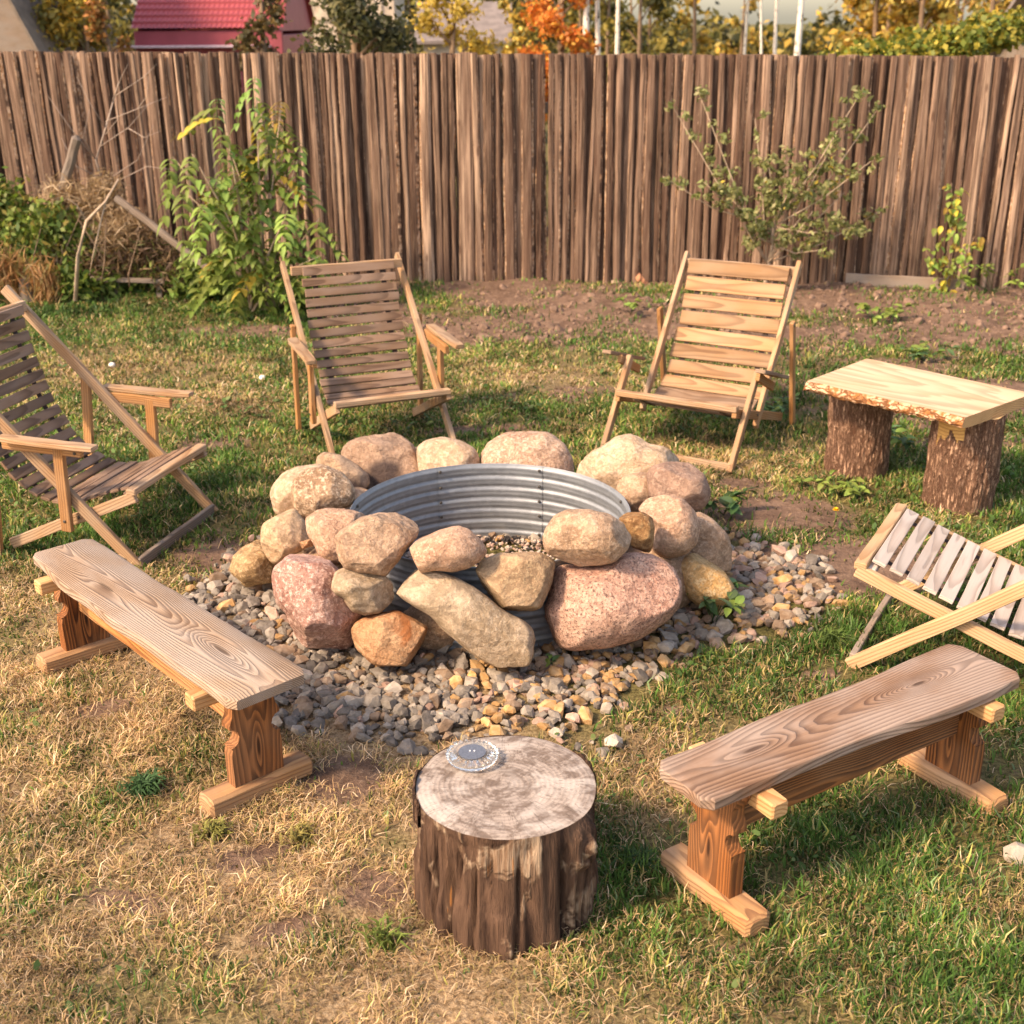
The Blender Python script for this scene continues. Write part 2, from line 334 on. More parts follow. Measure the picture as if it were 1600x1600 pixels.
def bare(x, y):
    b = .86*sstep(8.1, 9.6, y+.35*n2(x, y, 1.2, 3, 2.)+.15*x)*sstep(-2.1, -.9, x+.3*n2(x, y, 1., 2, 4.))
    b = np.maximum(b, .9*blob(x, y, -2.0, 9.4, .5, .25))
    for cx, cy, rx, ry, rot, k in ((1.5, 4.95, .50, .32, -.1, 1.25), (1.25, 5.5, .38, .34, 0, 1.2), (3.1, 7.6, 1.6, .8, 0, 1.05), (2.6, 6.6, .5, .3, 0, .8), (-1.9, 3.2, .25, .1, .3, .8), (-1.05, 2.75, .2, .07, -.2, .8), (-.3, 3.1, .1, .16, 0, .6), (-.2, 6.9, .5, .12, .2, .7), (1.15, 5.95, .22, .12, .2, .9), (1.8, 5.0, .45, .16, -.5, .8),
                                   (-.5, 3.32, .14, .13, 0, 1.1), (-.36, 2.8, .12, .10, 0, .8), (-.75, 2.95, .13, .05, .3, .7), (-1.45, 3.75, .16, .08, .2, .9),
                                   (-1.7, 6.65, .3, .2, 0, .9), (.55, 3.72, .10, .06, 0, .6), (-.62, 2.62, .13, .05, .4, .7), (2.4, 7.0, .9, .35, -.2, .7), (.4, 7.6, .6, .2, .1, .6), (-.15, 7.3, .35, .12, 0, .5),
                                   (1.1, 3.95, .14, .08, 0, .6), (.12, 2.35, .2, .1, 0, .4), (-1.35, 5.1, .2, .35, 0, .8), (2.9, 8.2, 1.2, .5, 0, .7)):
        b = np.maximum(b, k*blob(x, y, cx, cy, rx, ry, rot))
    b = b+.28*n2(x, y, 3.2, 4, 12.)-.75*np.clip(n2(x, y, 1.5, 4, 18.)-.08, 0, 1)*sstep(6, 8, y)*1.6+.30*n2(x, y, 9., 3, 15.)*(.5+sstep(4.5, 3.2, y))
    return np.clip(b, 0, 1)*sstep(13., 12.3, y)
def dry(x, y):
    d = sstep(.35, -.25, x+.15*n2(x, y, 1.5, 2, 7.))*sstep(4.9, 3.9, y+.25*x+.2*n2(x, y, 1.2, 2, 8.))
    d = np.maximum(d, .45*sstep(2.7, 2.3, y)*sstep(.75, .3, x)); d = np.maximum(d, .9*blob(x, y, -.35, 3.45, .6, .16))
    d = np.maximum(d, .55*blob(x, y, -2.7, 8.2, 1., .8)); d = np.maximum(d, .75*blob(x, y, -1.85, 7.45, .35, .25))
    d = np.maximum(d, .6*blob(x, y, 1.1, 6.3, .5, .5)); d = np.maximum(d, .6*blob(x, y, 1.25, 3.6, .3, .25)); d = np.maximum(d, .8*blob(x, y, .45, 3.35, .2, .35))
    d = np.maximum(d, .55*blob(x, y, -.9, 5.85, .5, .25)); d = np.maximum(d, .5*blob(x, y, 1.4, 2.7, .25, .15)); d = np.maximum(d, .5*blob(x, y, .2, 8.0, 1.2, .5))
    for cx, cy, r_ in ((-1.0, 3.4, .16), (-1.25, 3.15, .14), (-1.5, 3.0, .18), (-1.4, 3.45, .12), (-1.55, 3.9, .12), (-.85, 2.45, .14), (-1.0, 2.35, .12), (-.5, 2.6, .1), (-.35, 3.0, .08), (-1.3, 2.75, .12), (-.7, 2.3, .14), (-1.75, 3.6, .15), (-2., 4.3, .2)):
        d = d*(1-.7*blob(x, y, cx, cy, r_*1.1))
    return np.clip(d*.92+.22*n2(x, y, 2.6, 3, 30.)+.08, 0, 1)
def axis(a, b, step, lo, hi, grow=1.25):
    v = list(np.arange(a, b+step/2, step)); s = step
    while v[-1] < hi: s *= grow; v.append(v[-1]+s)
    s = step
    while v[0] > lo: s *= grow; v.insert(0, v[0]-s)
    return np.array(v)
gx = axis(-5.6, 5.6, .045, -600, 600); gy = axis(1.6, 12.4, .045, -300, 900)
X, Y = np.meshgrid(gx, gy); Z = gh(X, Y); nx, ny = len(gx), len(gy)
q = (np.arange(ny-1)[:, None]*nx+np.arange(nx-1)[None]).ravel()
lo = np.stack([q, q+1, q+1+nx, q+nx], 1).ravel()
def ground_mat():
    s = NB('garden_soil_and_thatch'); a = s.n('Attribute', attribute_name='col').outputs[0]; sp = s.n('SeparateColor', i0=a)
    P = s.n('NewGeometry').outputs['Position']
    n = s.noise(P, 14, 6, .65); f = s.noise(P, 70, 5, .7); b = s.noise(P, 2.2, 4)
    soil = s.mix(s.ramp(n, .3, .7), (.105, .062, .043), (.25, .16, .11)); soil = s.mix(s.ramp(f, .53, .66, 0, .6), soil, (.40, .28, .195)); soil = s.mix(s.ramp(s.noise(P, 5., 5, .7), .45, .6, 0, .6), soil, (.085, .05, .036))
    soil = s.mix(s.ramp(b, .35, .65, 0, .4), soil, (.23, .145, .105))
    th = s.mix(s.ramp(f, .35, .65), (.20, .125, .065), (.46, .32, .19)); gr = s.mix(s.ramp(f, .35, .65), (.06, .055, .02), (.17, .15, .05))
    under = s.mix(sp.outputs[1], gr, th)
    col = s.mix(s.ramp(s.math('ADD', sp.outputs[0], s.math('MULTIPLY', s.math('SUBTRACT', n, .5), .5)), .3, .55), under, soil)
    h = s.math('ADD', n, s.math('MULTIPLY', f, .45))
    return s.fin(col, .95, s.bump(h, .8, .03), .1)
gc = np.stack([bare(X, Y).ravel(), dry(X, Y).ravel(), np.zeros(X.size)], 1)
me = fastmesh('ground', np.stack([X.ravel(), Y.ravel(), Z.ravel()], 1), lo, np.arange(0, len(lo), 4), np.full(len(lo)//4, 4), ground_mat(), gc, True)
tag(put('ground', me), kind='structure')

# ------------------------------------------------------------------ board fence
def fence_mat():
    s = NB('weathered_fence_board'); tc = s.n('TexCoord'); co = tc.outputs['Object']; ge = s.n('SeparateXYZ', i0=tc.outputs['Generated']); r = orand(s)
    r2 = s.math('FRACT', s.math('MULTIPLY', r, 17.3)); r3 = s.math('FRACT', s.math('MULTIPLY', r, 91.7))
    cn = s.vadd(co, s.n('CombineXYZ', i0=s.math('MULTIPLY', r, 31.), i1=0., i2=s.math('MULTIPLY', r, 57.)).outputs[0])
    st = s.noise(s.vmul(cn, (60, 60, 1.6)), 1., 5, .6); bg_ = s.noise(s.vmul(cn, (7, 7, 1.5)), 1., 4); fi = s.noise(s.vmul(cn, (170, 170, 5)), 1., 3)
    c0 = s.mix(r, (.105, .066, .048), (.32, .225, .168)); c0 = s.mix(s.ramp(r2, .72, .9, 0, .85), c0, (.44, .32, .235)); c0 = s.mix(s.ramp(r2, .0, .25, .85, 0.), c0, (.075, .042, .03))
    col = s.mix(s.ramp(st, .38, .64), s.mix(1., c0, (.36, .32, .30), 'MULTIPLY'), s.mix(1., c0, (1.35, 1.25, 1.18), 'MULTIPLY'))
    col = s.mix(s.ramp(bg_, .42, .62, 0, .5), col, (.115, .062, .042))
    col = s.mix(s.ramp(fi, .56, .68, 0, .4), col, (.42, .29, .2))
    # bark-stripped edges, pale and broken
    gx_ = s.math('ABSOLUTE', s.math('SUBTRACT', s.math('ADD', ge.outputs[0], s.math('MULTIPLY', s.math('SUBTRACT', r3, .5), .28)), .5))
    ex = s.math('ADD', gx_, s.math('MULTIPLY', s.math('SUBTRACT', s.noise(s.vmul(cn, (4, 4, 13)), 1., 5, .75), .5), .34))
    edge = s.math('MULTIPLY', s.ramp(ex, .36, .42), s.ramp(s.noise(s.vmul(cn, (3, 3, 4.5)), 1., 5, .75), .42, .52))
    edge = s.math('MULTIPLY', edge, s.ramp(r3, .25, .4))
    flk = s.noise(s.vmul(cn, (90, 90, 45)), 1., 3)
    col = s.mix(s.math('MULTIPLY', edge, .85), col, s.mix(s.ramp(flk, .4, .6), (.38, .18, .08), (.74, .52, .36)))
    kn = s.n('TexVoronoi', Vector=s.vmul(cn, (9, 9, 2.6))); kn.inputs['Scale'].default_value = 1.
    kk = s.ramp(kn.outputs['Distance'], .07, .15, 1., 0.)
    col = s.mix(s.math('MULTIPLY', kk, .7), col, (.09, .045, .03))
    h = s.math('ADD', s.math('MULTIPLY', st, .8), s.math('ADD', s.math('MULTIPLY', fi, .4), s.math('MULTIPLY', edge, s.math('MULTIPLY', flk, .8))))
    return s.fin(col, .88, s.bump(h, .7, .01), .15)
FM = fence_mat()
FA = Vector((-5.7, 11.79, 0)); FB = Vector((5.5, 10.70, 0)); fd = (FB-FA).normalized(); fn = Vector((fd.y, -fd.x, 0))   # fn faces the camera
fence = empty('board_fence', FA, 0, 'tall brown fence of rough weathered vertical boards across the back of the garden', 'fence')
LF = (FB-FA).length
def fence_board(t, wd, layer, lean, hue):
    h = 1.985-.095*(t/LF)+rnd.gauss(0, .006); n = 13; V = []; Fc = []; r = random.Random(int(t*1000))
    th = r.choice((.018, .022, .03)); cup = r.uniform(.0, .016) if r.random() < .6 else .002; ph = r.uniform(0, 9); wl = wr = 0
    bend = r.uniform(-.012, .012)
    for i in range(n):
        z = -.05+(h+.05)*i/(n-1); wl = .75*wl+r.gauss(0, .0028); wr = .75*wr+r.gauss(0, .0028); s_ = sin(pi*i/(n-1))*bend
        a = -wd/2+wl+s_; b = wd/2+wr+s_; tp = 1.+.1*(1-i/(n-1))
        a *= tp; b *= tp
        V += [(a, 0, z), (a, -th*.45, z), (a*.55+b*.45-.25*(b-a), -th-cup*.7, z), ((a+b)/2, -th-cup, z), (a*.45+b*.55+.25*(b-a), -th-cup*.7, z), (b, -th*.45, z), (b, 0, z)]
    m = 7
    for i in range(n-1):
        for j in range(m): Fc.append((i*m+j, i*m+(j+1) % m, (i+1)*m+(j+1) % m, (i+1)*m+j))
    Fc.append(tuple(range(m-1, -1, -1))); Fc.append(tuple(range((n-1)*m, n*m)))
    me = mesh('board', V, Fc, (FM,))
    p = fd*t+fn*(.000 if layer == 0 else .048)
    M = Matrix(((fd.x, -fn.x, 0, p.x), (fd.y, -fn.y, 0, p.y), (0, 0, 1, 0), (0, 0, 0, 1))) @ Matrix.Rotation(lean, 4, 'Y')
    put('board', me, fence, M)
t = .02
while t < LF:                              # back layer, nearly closed
    wd = rnd.uniform(.085, .125); fence_board(t, wd, 0, -(rnd.gauss(0, .004)+.03*max(0, 1-t/3.2)), 0); t += wd*.93
t = .03
while t < LF:                              # front layer of narrower, rougher boards
    wd = rnd.choice((.04, .045, .05, .06, .065, .075, .085, .10)); fence_board(t, wd, 1, -(rnd.gauss(0, .008)+.035*max(0, 1-t/3.2)), 0); t += wd+rnd.choice((-.006, -.004, .003, .006, .012, .02, .03, .05))
for z in (.45, 1.5): beam('rail', FA+fd*.0-FA-fn*.03+Vector((0, 0, z)), fd*LF-fn*.03+Vector((0, 0, z)), .05, .09, W_GREY, fence)
for i in range(6):
    p = fd*(.4+i*LF/5.4)-fn*.11; beam('post', p+Vector((0, 0, -.3)), p+Vector((0, 0, 1.75)), .1, .1, W_GREY, fence, up=(0, 1, 0))
a = at(1320, 452); b = at(1505, 462)
o = beam('plank', (a[0], a[1], .075), (b[0], b[1], .075), .03, .13, W_GREY, None); tag(o, 'grey plank on edge on the soil at the foot of the fence, right side', 'plank')
# ------------------------------------------------------------------ rocks
def icos(n):
    import bmesh
    bm = bmesh.new(); bmesh.ops.create_icosphere(bm, subdivisions=n, radius=1); V = np.array([v.co for v in bm.verts]); Fc = [tuple(v.index for v in f.verts) for f in bm.faces]; bm.free(); return V, Fc
ICO = {n: icos(n) for n in (5, 6)}
PA = lambda L: [(340+x/3.5545, 650+y/3.5545) for x, y in L]
PB = lambda L: [(740+x/3.5545, 650+y/3.5545) for x, y in L]
def rock(outl, z, depth, mat, label, seed, planes=5, n=2.35, bumpy=.04, sub=5, dshift=0., flat_=.9, name='boulder', group='boulders stacked round the fire pit'):
    o = np.array(outl, float); o2 = np.roll(o, -1, 0)
    cr = o[:, 0]*o2[:, 1]-o2[:, 0]*o[:, 1]; A = cr.sum()/2; c = ((o+o2)*cr[:, None]).sum(0)/(6*A)
    P = at(c[0], c[1], z); v = (P-cC)/np.linalg.norm(P-cC); P = P+v*dshift; dep = (P-cC)@cF
    rt = cR-(cR@v)*v; rt /= np.linalg.norm(rt); up = np.cross(rt, v)
    # dense outline -> R(theta)
    dens = np.concatenate([o[i]+(o2[i]-o[i])*np.linspace(0, 1, 24, endpoint=False)[:, None] for i in range(len(o))])
    dx = (dens[:, 0]-c[0])*dep/FPX; dy = -(dens[:, 1]-c[1])*dep/FPX
    th = np.arctan2(dy, dx); rr = np.hypot(dx, dy); od = np.argsort(th); th, rr = th[od], rr[od]
    g = np.linspace(-pi, pi, 361); Rg = np.interp(g, th, rr, period=2*pi)
    kern = np.exp(-(np.arange(-14, 15)/6.)**2); kern /= kern.sum(); Rg = np.convolve(np.r_[Rg[-15:-1], Rg, Rg[1:15]], kern, 'valid')
    S, Fc = ICO[sub]; r = np.random.default_rng(seed)
    a, b, cc = S[:, 0], S[:, 2], S[:, 1]                       # right, up, depth
    R = np.interp(np.arctan2(b, a), g, Rg[:361]); rho = np.hypot(a, b)
    rad = ((rho/R)**n+(np.abs(cc)/depth)**n)**(-1/n)
    V = S*rad[:, None]; sz = R.mean()
    for k in range(planes):
        nv = r.normal(size=3)*np.array([.8, 1.2, .9]); nv[1] = -abs(nv[1]) if k % 3 else nv[1]; nv /= np.linalg.norm(nv)
        d = V@nv; lim = d.max()*r.uniform(flat_-.16, flat_); ex = np.maximum(0, d-lim); V = V-(ex*.88)[:, None]*nv
    pos = V+seed*3.7
    V = V*(1+bumpy*1.6*fbm(pos*(1.6/sz), 2)+bumpy*1.2*fbm(pos*(4/sz), 5, .62))[:, None]
    W = V[:, 0:1]*rt+V[:, 1:2]*v+V[:, 2:3]*up
    me = mesh(name, W, Fc, (mat,), True); ob = put(name, me); ob.location = P
    tag(ob, label, 'rock', group); return ob
rock(PA([(300, 900), (320, 840), (380, 790), (400, 760), (530, 735), (620, 800), (720, 900), (800, 1080), (770, 1250), (700, 1300), (480, 1280), (430, 1220), (390, 1090), (320, 1050)]), .2, .2, R_MAUVE, 'big angular mauve pink boulder at the left front of the fire pit, on gravel', 1, 8, 2.8, .03, 6)
rock(PA([(625, 950), (650, 870), (700, 845), (900, 860), (975, 930), (980, 1020), (900, 1090), (820, 1105), (740, 1080), (700, 1010), (640, 990)]), .3, .15, R_OLIVE, 'small smooth grey-brown stone wedged beneath the grooved boulder', 2, 3, dshift=.0)
rock(PA([(650, 670), (700, 620), (800, 560), (900, 535), (1000, 540), (1110, 580), (1120, 620), (1100, 680), (1040, 740), (1000, 810), (930, 890), (840, 935), (760, 900), (700, 840), (660, 740)]), .46, .14, rock_mat('grooved_tan_stone', (.38, .26, .18), (.50, .37, .265), light=(.58, .45, .35), scale=14), 'tan boulder with slanting grooves on top of the pile, left of the oval one', 3, 6, 2.5, .05, 6)
rock(PA([(1040, 800), (1060, 740), (1130, 660), (1220, 615), (1310, 600), (1400, 630), (1470, 690), (1495, 750), (1480, 790), (1400, 845), (1300, 870), (1200, 860), (1120, 875), (1060, 850)]), .47, .11, R_PEACH, 'smooth oval tan stone lying across the gap at the front top of the pile', 4, 2, 2.15, .02)
rock(PA([(740, 1190), (780, 1140), (880, 1100), (1000, 1080), (1100, 1130), (1170, 1180), (1160, 1290), (1110, 1370), (1060, 1390), (900, 1390), (860, 1370), (770, 1290)]), .13, .13, R_RUST, 'rusty orange boulder low at the front, on the gravel', 5, 6, 2.5, .04, 6)
rock([(610, 895), (625, 883), (655, 892), (700, 897), (740, 917), (790, 955), (826, 975), (834, 990), (830, 1045), (800, 1047), (780, 1045), (735, 1020), (700, 990), (670, 960), (640, 945), (615, 925)], .22, .13, R_OLIVE, 'long greenish-grey slab of stone slanting down at the front centre', 6, 7, 2.9, .03, 6, -.03)
rock(PB([(10, 850), (60, 800), (150, 765), (380, 760), (455, 810), (430, 930), (380, 1060), (310, 1120), (220, 1130), (130, 1070), (30, 960)]), .33, .14, rock_mat('olive_brown_wedge', (.33, .235, .15), (.47, .35, .235), light=(.52, .41, .27), scale=6, spa=.12), 'brown wedge-shaped stone pointing down between the long slab and big pink boulder', 7, 8, 2.6, .04, 6)
rock(PB([(330, 1130), (400, 1040), (440, 900), (460, 820), (600, 830), (760, 810), (850, 760), (970, 765), (1080, 820), (1140, 900), (1160, 970), (1130, 1070), (1040, 1160), (920, 1240), (750, 1290), (560, 1305), (430, 1270), (350, 1200)]), .21, .22, R_PINK, 'largest boulder, speckled pink granite at the right front of the pit', 8, 4, 2.4, .03, 6)
rock(PB([(385, 690), (400, 640), (450, 560), (520, 520), (640, 520), (760, 545), (830, 600), (875, 670), (850, 750), (760, 820), (600, 835), (520, 830), (440, 780), (395, 750)]), .48, .14, R_TAN, 'rounded tan boulder lying on top of the big pink one', 9, 5, 2.4, .035, 6)
rock(PB([(800, 570), (850, 535), (930, 530), (990, 560), (1005, 620), (990, 740), (960, 765), (880, 740), (860, 650)]), .43, .08, R_AMBER, 'small amber brown stone squeezed between two bigger ones on the right', 10, 6, 2.7, .05)
rock(PB([(900, 530), (960, 460), (1060, 435), (1160, 455), (1230, 530), (1260, 620), (1240, 710), (1180, 770), (1080, 795), (990, 750), (1005, 620), (960, 560)]), .37, .14, R_PEACH, 'round peach-pink boulder on the right side of the pile', 11, 2, 2.1, .02, 6)
rock(PB([(1150, 560), (1250, 530), (1330, 570), (1400, 650), (1438, 740), (1425, 860), (1330, 870), (1200, 800), (1130, 680)]), .22, .15, R_TAN, 'tan boulder at the right edge, behind the ochre stone', 12, 4, 2.4)
rock(PB([(1120, 830), (1160, 780), (1220, 755), (1300, 780), (1380, 850), (1450, 950), (1450, 1010), (1400, 1050), (1250, 1060), (1180, 1000), (1150, 920)]), .14, .13, R_OCHRE, 'smooth ochre yellow stone low on the right with weeds at its foot', 13, 2, 2.2, .02)
rock(PB([(955, 340), (980, 280), (1080, 255), (1200, 260), (1280, 320), (1318, 410), (1310, 470), (1260, 525), (1100, 520), (970, 460)]), .35, .15, R_BROWN, 'dark brown-purple boulder on the right rear of the pile', 14, 4, 2.4, .03)
rock(PB([(790, 400), (830, 340), (920, 310), (990, 320), (1010, 450), (930, 540), (850, 525), (800, 460)]), .31, .10, R_TAN, 'small tan stone against the right rim of the ring, left of the dark one', 15, 3)
rock(PB([(550, 320), (600, 250), (700, 170), (800, 108), (870, 98), (920, 120), (970, 158), (1060, 165), (1160, 240), (1120, 360), (990, 500), (820, 520), (720, 420), (640, 380)]), .30, .17, R_BUFF, 'large pale buff two-humped boulder at the right rear of the ring', 16, 4, 2.3, .04, 6)
rock(PB([(30, 210), (80, 150), (180, 95), (330, 85), (430, 100), (510, 160), (550, 240), (560, 400), (400, 520), (200, 520), (60, 400)]), .22, .2, rock_mat('speckled_buff_granite', (.47, .31, .22), (.58, .42, .31), light=(.70, .56, .45), la=.5, spa=.4), 'wide speckled buff boulder behind the middle of the ring', 17, 3, 2.4, .03, 6)
rock(PA([(1105, 170), (1160, 130), (1260, 113), (1350, 135), (1430, 185), (1460, 240), (1460, 400), (1300, 500), (1150, 480), (1110, 280)]), .22, .17, R_BUFF, 'pale rounded boulder behind the ring, second from the left at the rear', 18, 3, 2.3, .025)
rock(PA([(700, 170), (760, 125), (860, 100), (960, 92), (1030, 110), (1090, 160), (1120, 220), (1155, 300), (1120, 440), (900, 500), (760, 440), (700, 320), (690, 215)]), .2, .2, R_SOOT, 'brown boulder with a black scorch mark behind the left part of the ring', 19, 6, 2.5, .04, 6)
rock(PA([(550, 225), (590, 195), (680, 210), (770, 265), (835, 320), (850, 390), (800, 500), (700, 520), (600, 400), (545, 270)]), .22, .13, R_SOOT2, 'small scorched brown stone at the left rear, between two larger boulders', 20, 5, 2.4)
rock(PA([(295, 440), (310, 380), (360, 320), (450, 280), (560, 265), (640, 290), (660, 450), (560, 580), (400, 600), (320, 540)]), .26, .16, R_BUFF, 'cream-coloured boulder at the far left of the pile, half hidden', 21, 2, 2.2, .025)
rock(PA([(415, 400), (430, 345), (500, 290), (600, 275), (690, 310), (745, 370), (768, 450), (740, 500), (640, 530), (560, 545), (480, 600), (440, 540), (420, 470)]), .39, .13, rock_mat('sandy_speckled_stone', (.29, .195, .125), (.42, .30, .20), light=(.66, .54, .41), la=.5), 'sandy speckled boulder on top at the left, in front of the cream one', 22, 4, 2.3, .03, 6)
rock(PA([(245, 650), (255, 600), (330, 550), (430, 510), (490, 600), (530, 700), (450, 760), (320, 830), (280, 790), (250, 720)]), .28, .13, rock_mat('warm_buff_stone', (.46, .32, .19), (.56, .42, .28), light=(.68, .54, .39)), 'warm buff stone on the left flank below the sandy one', 23, 5, 2.4)
rock(PA([(70, 850), (90, 780), (150, 720), (240, 670), (290, 760), (320, 830), (310, 930), (150, 945), (90, 910)]), .12, .12, rock_mat('golden_rough_stone', (.36, .24, .12), (.48, .34, .19), light=(.62, .48, .30), la=.5, scale=14), 'rough golden-brown stone at the far left on the gravel', 24, 5, 2.4, .05)
rock(PA([(495, 570), (560, 520), (700, 510), (830, 550), (800, 700), (720, 830), (620, 830), (565, 790), (540, 720), (500, 650)]), .36, .13, R_PEACH, 'peach-brown stone between the warm buff stone and the grooved boulder', 25, 5, 2.5)
rock(PA([(455, 700), (520, 680), (535, 720), (470, 740)]), .29, .03, R_RUST, 'tiny rusty chip wedged under the warm buff stone', 26, 3, 2.3, name='stone_chip', group='stone chips')
# hidden base courses carrying the upper stones
for i, (x, y, r_) in enumerate(((-.72, 4.55, .16), (.58, 4.55, .17), (-.82, 4.95, .17), (.62, 4.98, .16), (.2, 4.1+.2, .13), (-.3, 4.22, .12), (.42, 5.3, .16), (-.72, 5.3, .14))):
    S, Fc = ICO[5]; V = S*np.array([r_, r_, r_*.9])*(1+.06*fbm(S*1.5+i*5, 3))[:, None]
    o = put('boulder', mesh('boulder', V, Fc, (R_TAN,), True)); o.location = (x, y, r_*.75); tag(o, 'tan bottom stone of the pile, mostly hidden by boulders', 'rock', 'hidden base stones of the fire pit')

# ------------------------------------------------------------------ steel ring
def steel():
    s = NB('galvanised_steel'); co = objco(s); n = s.noise(s.vmul(co, (1, 1, 14)), 5, 4); v = s.n('TexVoronoi', Vector=co); v.inputs['Scale'].default_value = 45
    col = s.mix(s.ramp(n, .3, .7), (.22, .235, .255), (.30, .32, .34)); bw = s.n('RGBToBW', i0=v.outputs['Color']); col = s.mix(.06, col, bw)
    m = s.fin(col, s.ramp(n, .3, .7, .52, .62), s.bump(n, .05, .003), .5); s.b.inputs['Metallic'].default_value = .6; return m
STEEL = steel()
ring = empty('fire_ring', (*PIT, 0), 0, 'round corrugated galvanised steel fire ring inside the boulders', 'fire ring')
RR, RZ = .56, .362
def ring_panel(a0, a1, dr):
    n = 22; prof = []
    m = 62
    for i in range(m+1):
        z = -.02+(RZ+.02)*i/m; u = (z/RZ)*7; c = .0026*cos(2*pi*u)+.0018*cos(4*pi*u+.8) if z < RZ*.97 else .004
        prof.append((RR+dr+c, z))
    prof += [(RR+dr+.005, RZ+.002), (RR+dr+.008, RZ), (RR+dr+.007, RZ-.004)]
    V = []; Fc = []; M = len(prof); back = [(r_+.0022, z) for r_, z in prof[:-3]]
    for k in range(n+1):
        a = a0+(a1-a0)*k/n
        for r_, z in prof: V.append((r_*cos(a), r_*sin(a), z))
    for k in range(n):
        for j in range(M-1): Fc.append((k*M+j, k*M+j+1, (k+1)*M+j+1, (k+1)*M+j))
    return mesh('panel', V, Fc, (STEEL,), True)
seams = [atan2(5.24-PIT[1], -.27-PIT[0])]
for px, py in ((680, 728), (838, 732), (962, 778)):
    p = at(px, py, RZ); seams.append(atan2(p[1]-PIT[1], p[0]-PIT[0]))
seams = sorted(set(round(a, 3) for a in seams[1:])); step = abs(seams[-1]-seams[-2])
A = sorted([seams[0], seams[1], seams[2]]); A += [A[-1]+step*1.2]; rest = (A[0]+2*pi-A[-1]); k_ = 3
for i in range(1, k_): A.append(A[3]+rest*i/k_)
A.append(A[0]+2*pi)
for i in range(len(A)-1):
    put('panel', ring_panel(A[i]-.035, A[i+1]+.005, .0 if i % 2 else .003), ring)
    a = A[i]-.012
    for z in (.04, .13, .2, .27, .345):
        V, Fc = tube_data([(0, 0, 0), (0, 0, .004), (0, 0, .007)], [.007, .007, .004], 8)
        rr = RR-.004; M = Matrix.Translation((rr*cos(a), rr*sin(a), z)) @ Vector((-cos(a), -sin(a), 0)).to_track_quat('Z', 'Y').to_matrix().to_4x4()
        put('bolt', mesh('bolt', V, Fc, (IRON,)), ring, M)

# ------------------------------------------------------------------ gravel
import bmesh
def chip_mesh(seed, mat, sub=False):
    r = random.Random(seed); bm = bmesh.new()
    for i in range(24):
        v = Vector((r.gauss(0, 1), r.gauss(0, 1), r.gauss(0, 1))).normalized(); v = Vector((v.x*1.0, v.y*.78, v.z*.6))*r.uniform(.85, 1.1); bm.verts.new(v)
    bmesh.ops.convex_hull(bm, input=bm.verts); bmesh.ops.delete(bm, geom=[v for v in bm.verts if not v.link_faces], context='VERTS')
    me = bpy.data.meshes.new('gravel_stone'); bm.to_mesh(me); bm.free(); me.materials.append(mat); return me
def gravel_zone(x, y):
    d = np.hypot((x-PIT[0])*.97, (y-PIT[1])*.95); a = np.arctan2(y-PIT[1], x-PIT[0])
    out = 1.12+.08*np.sin(a*3+1)+.12*n2(x, y, 3., 3, 44.)+.14*blob(x, y, -1.15, 4.5, .6)*1.6+.20*blob(x, y, 1.15, 4.7, .4)-.25*blob(x, y, .75, 3.85, .25)-.2*sstep(5.1, 5.8, y)
    return d, out
protos = {}
wts = [.34, .16, .17, .11, .13, .09]
def pickmat(x, y, r):
    ww = np.array(wts)
    ww = ww*(np.array([.7, .6, 1.3, 3.0, 1., 1.4]) if x > -.15 else np.array([1.5, 1.3, 1.1, .35, .9, .8]))
    if x > .6: ww = ww*np.array([.8, .6, 1.3, .8, 1.6, 1.5])
    ww /= ww.sum(); return r.choice(6, p=ww)
cand = []
tries = 0
while len(cand) < 4600 and tries < 60000:
    tries += 1; x = rng.uniform(-1.6, 1.5); y = rng.uniform(3.3, 6.0); d, o_ = gravel_zone(np.array(x), np.array(y))
    if d < .5 or d > o_+.05*rng.normal(): continue
    if d > o_-.12 and rng.random() < .5: continue
    sz = float(np.clip(rng.lognormal(-3.80, .33), .011, .042))
    cand.append((x, y, sz))
for px, py, s_ in ((1262, 925, .035), (1292, 922, .022), (1315, 928, .016), (1245, 860, .028), (1285, 875, .03), (1230, 835, .02), (1150, 765, .018), (1265, 885, .03), (690, 1145, .04), (1300, 865, .02), (560, 1145, .02), (940, 1183, .035), (655, 1080, .03), (905, 1050, .04), (1215, 900, .035), (1210, 775, .015), (1180, 950, .03), (1190, 1045, .03), (1240, 880, .02)):
    p = at(px, py); cand.append((p[0], p[1], s_))
def vis(c): return c[2]/c[1]*(1 if c[1] < 4.6 or abs(c[0]-PIT[0]) > .85 else .1)
order = sorted(range(len(cand)), key=lambda i: -vis(cand[i]))
ind = set(order[:285]); protoM = {}
for k, (nm, m) in enumerate(GM):
    for j in range(5): protoM[(k, j)] = chip_mesh(k*10+j, m)
PV = {q_: (np.array([v.co for v in m_.vertices]), [tuple(p.vertices) for p in m_.polygons]) for q_, m_ in protoM.items()}
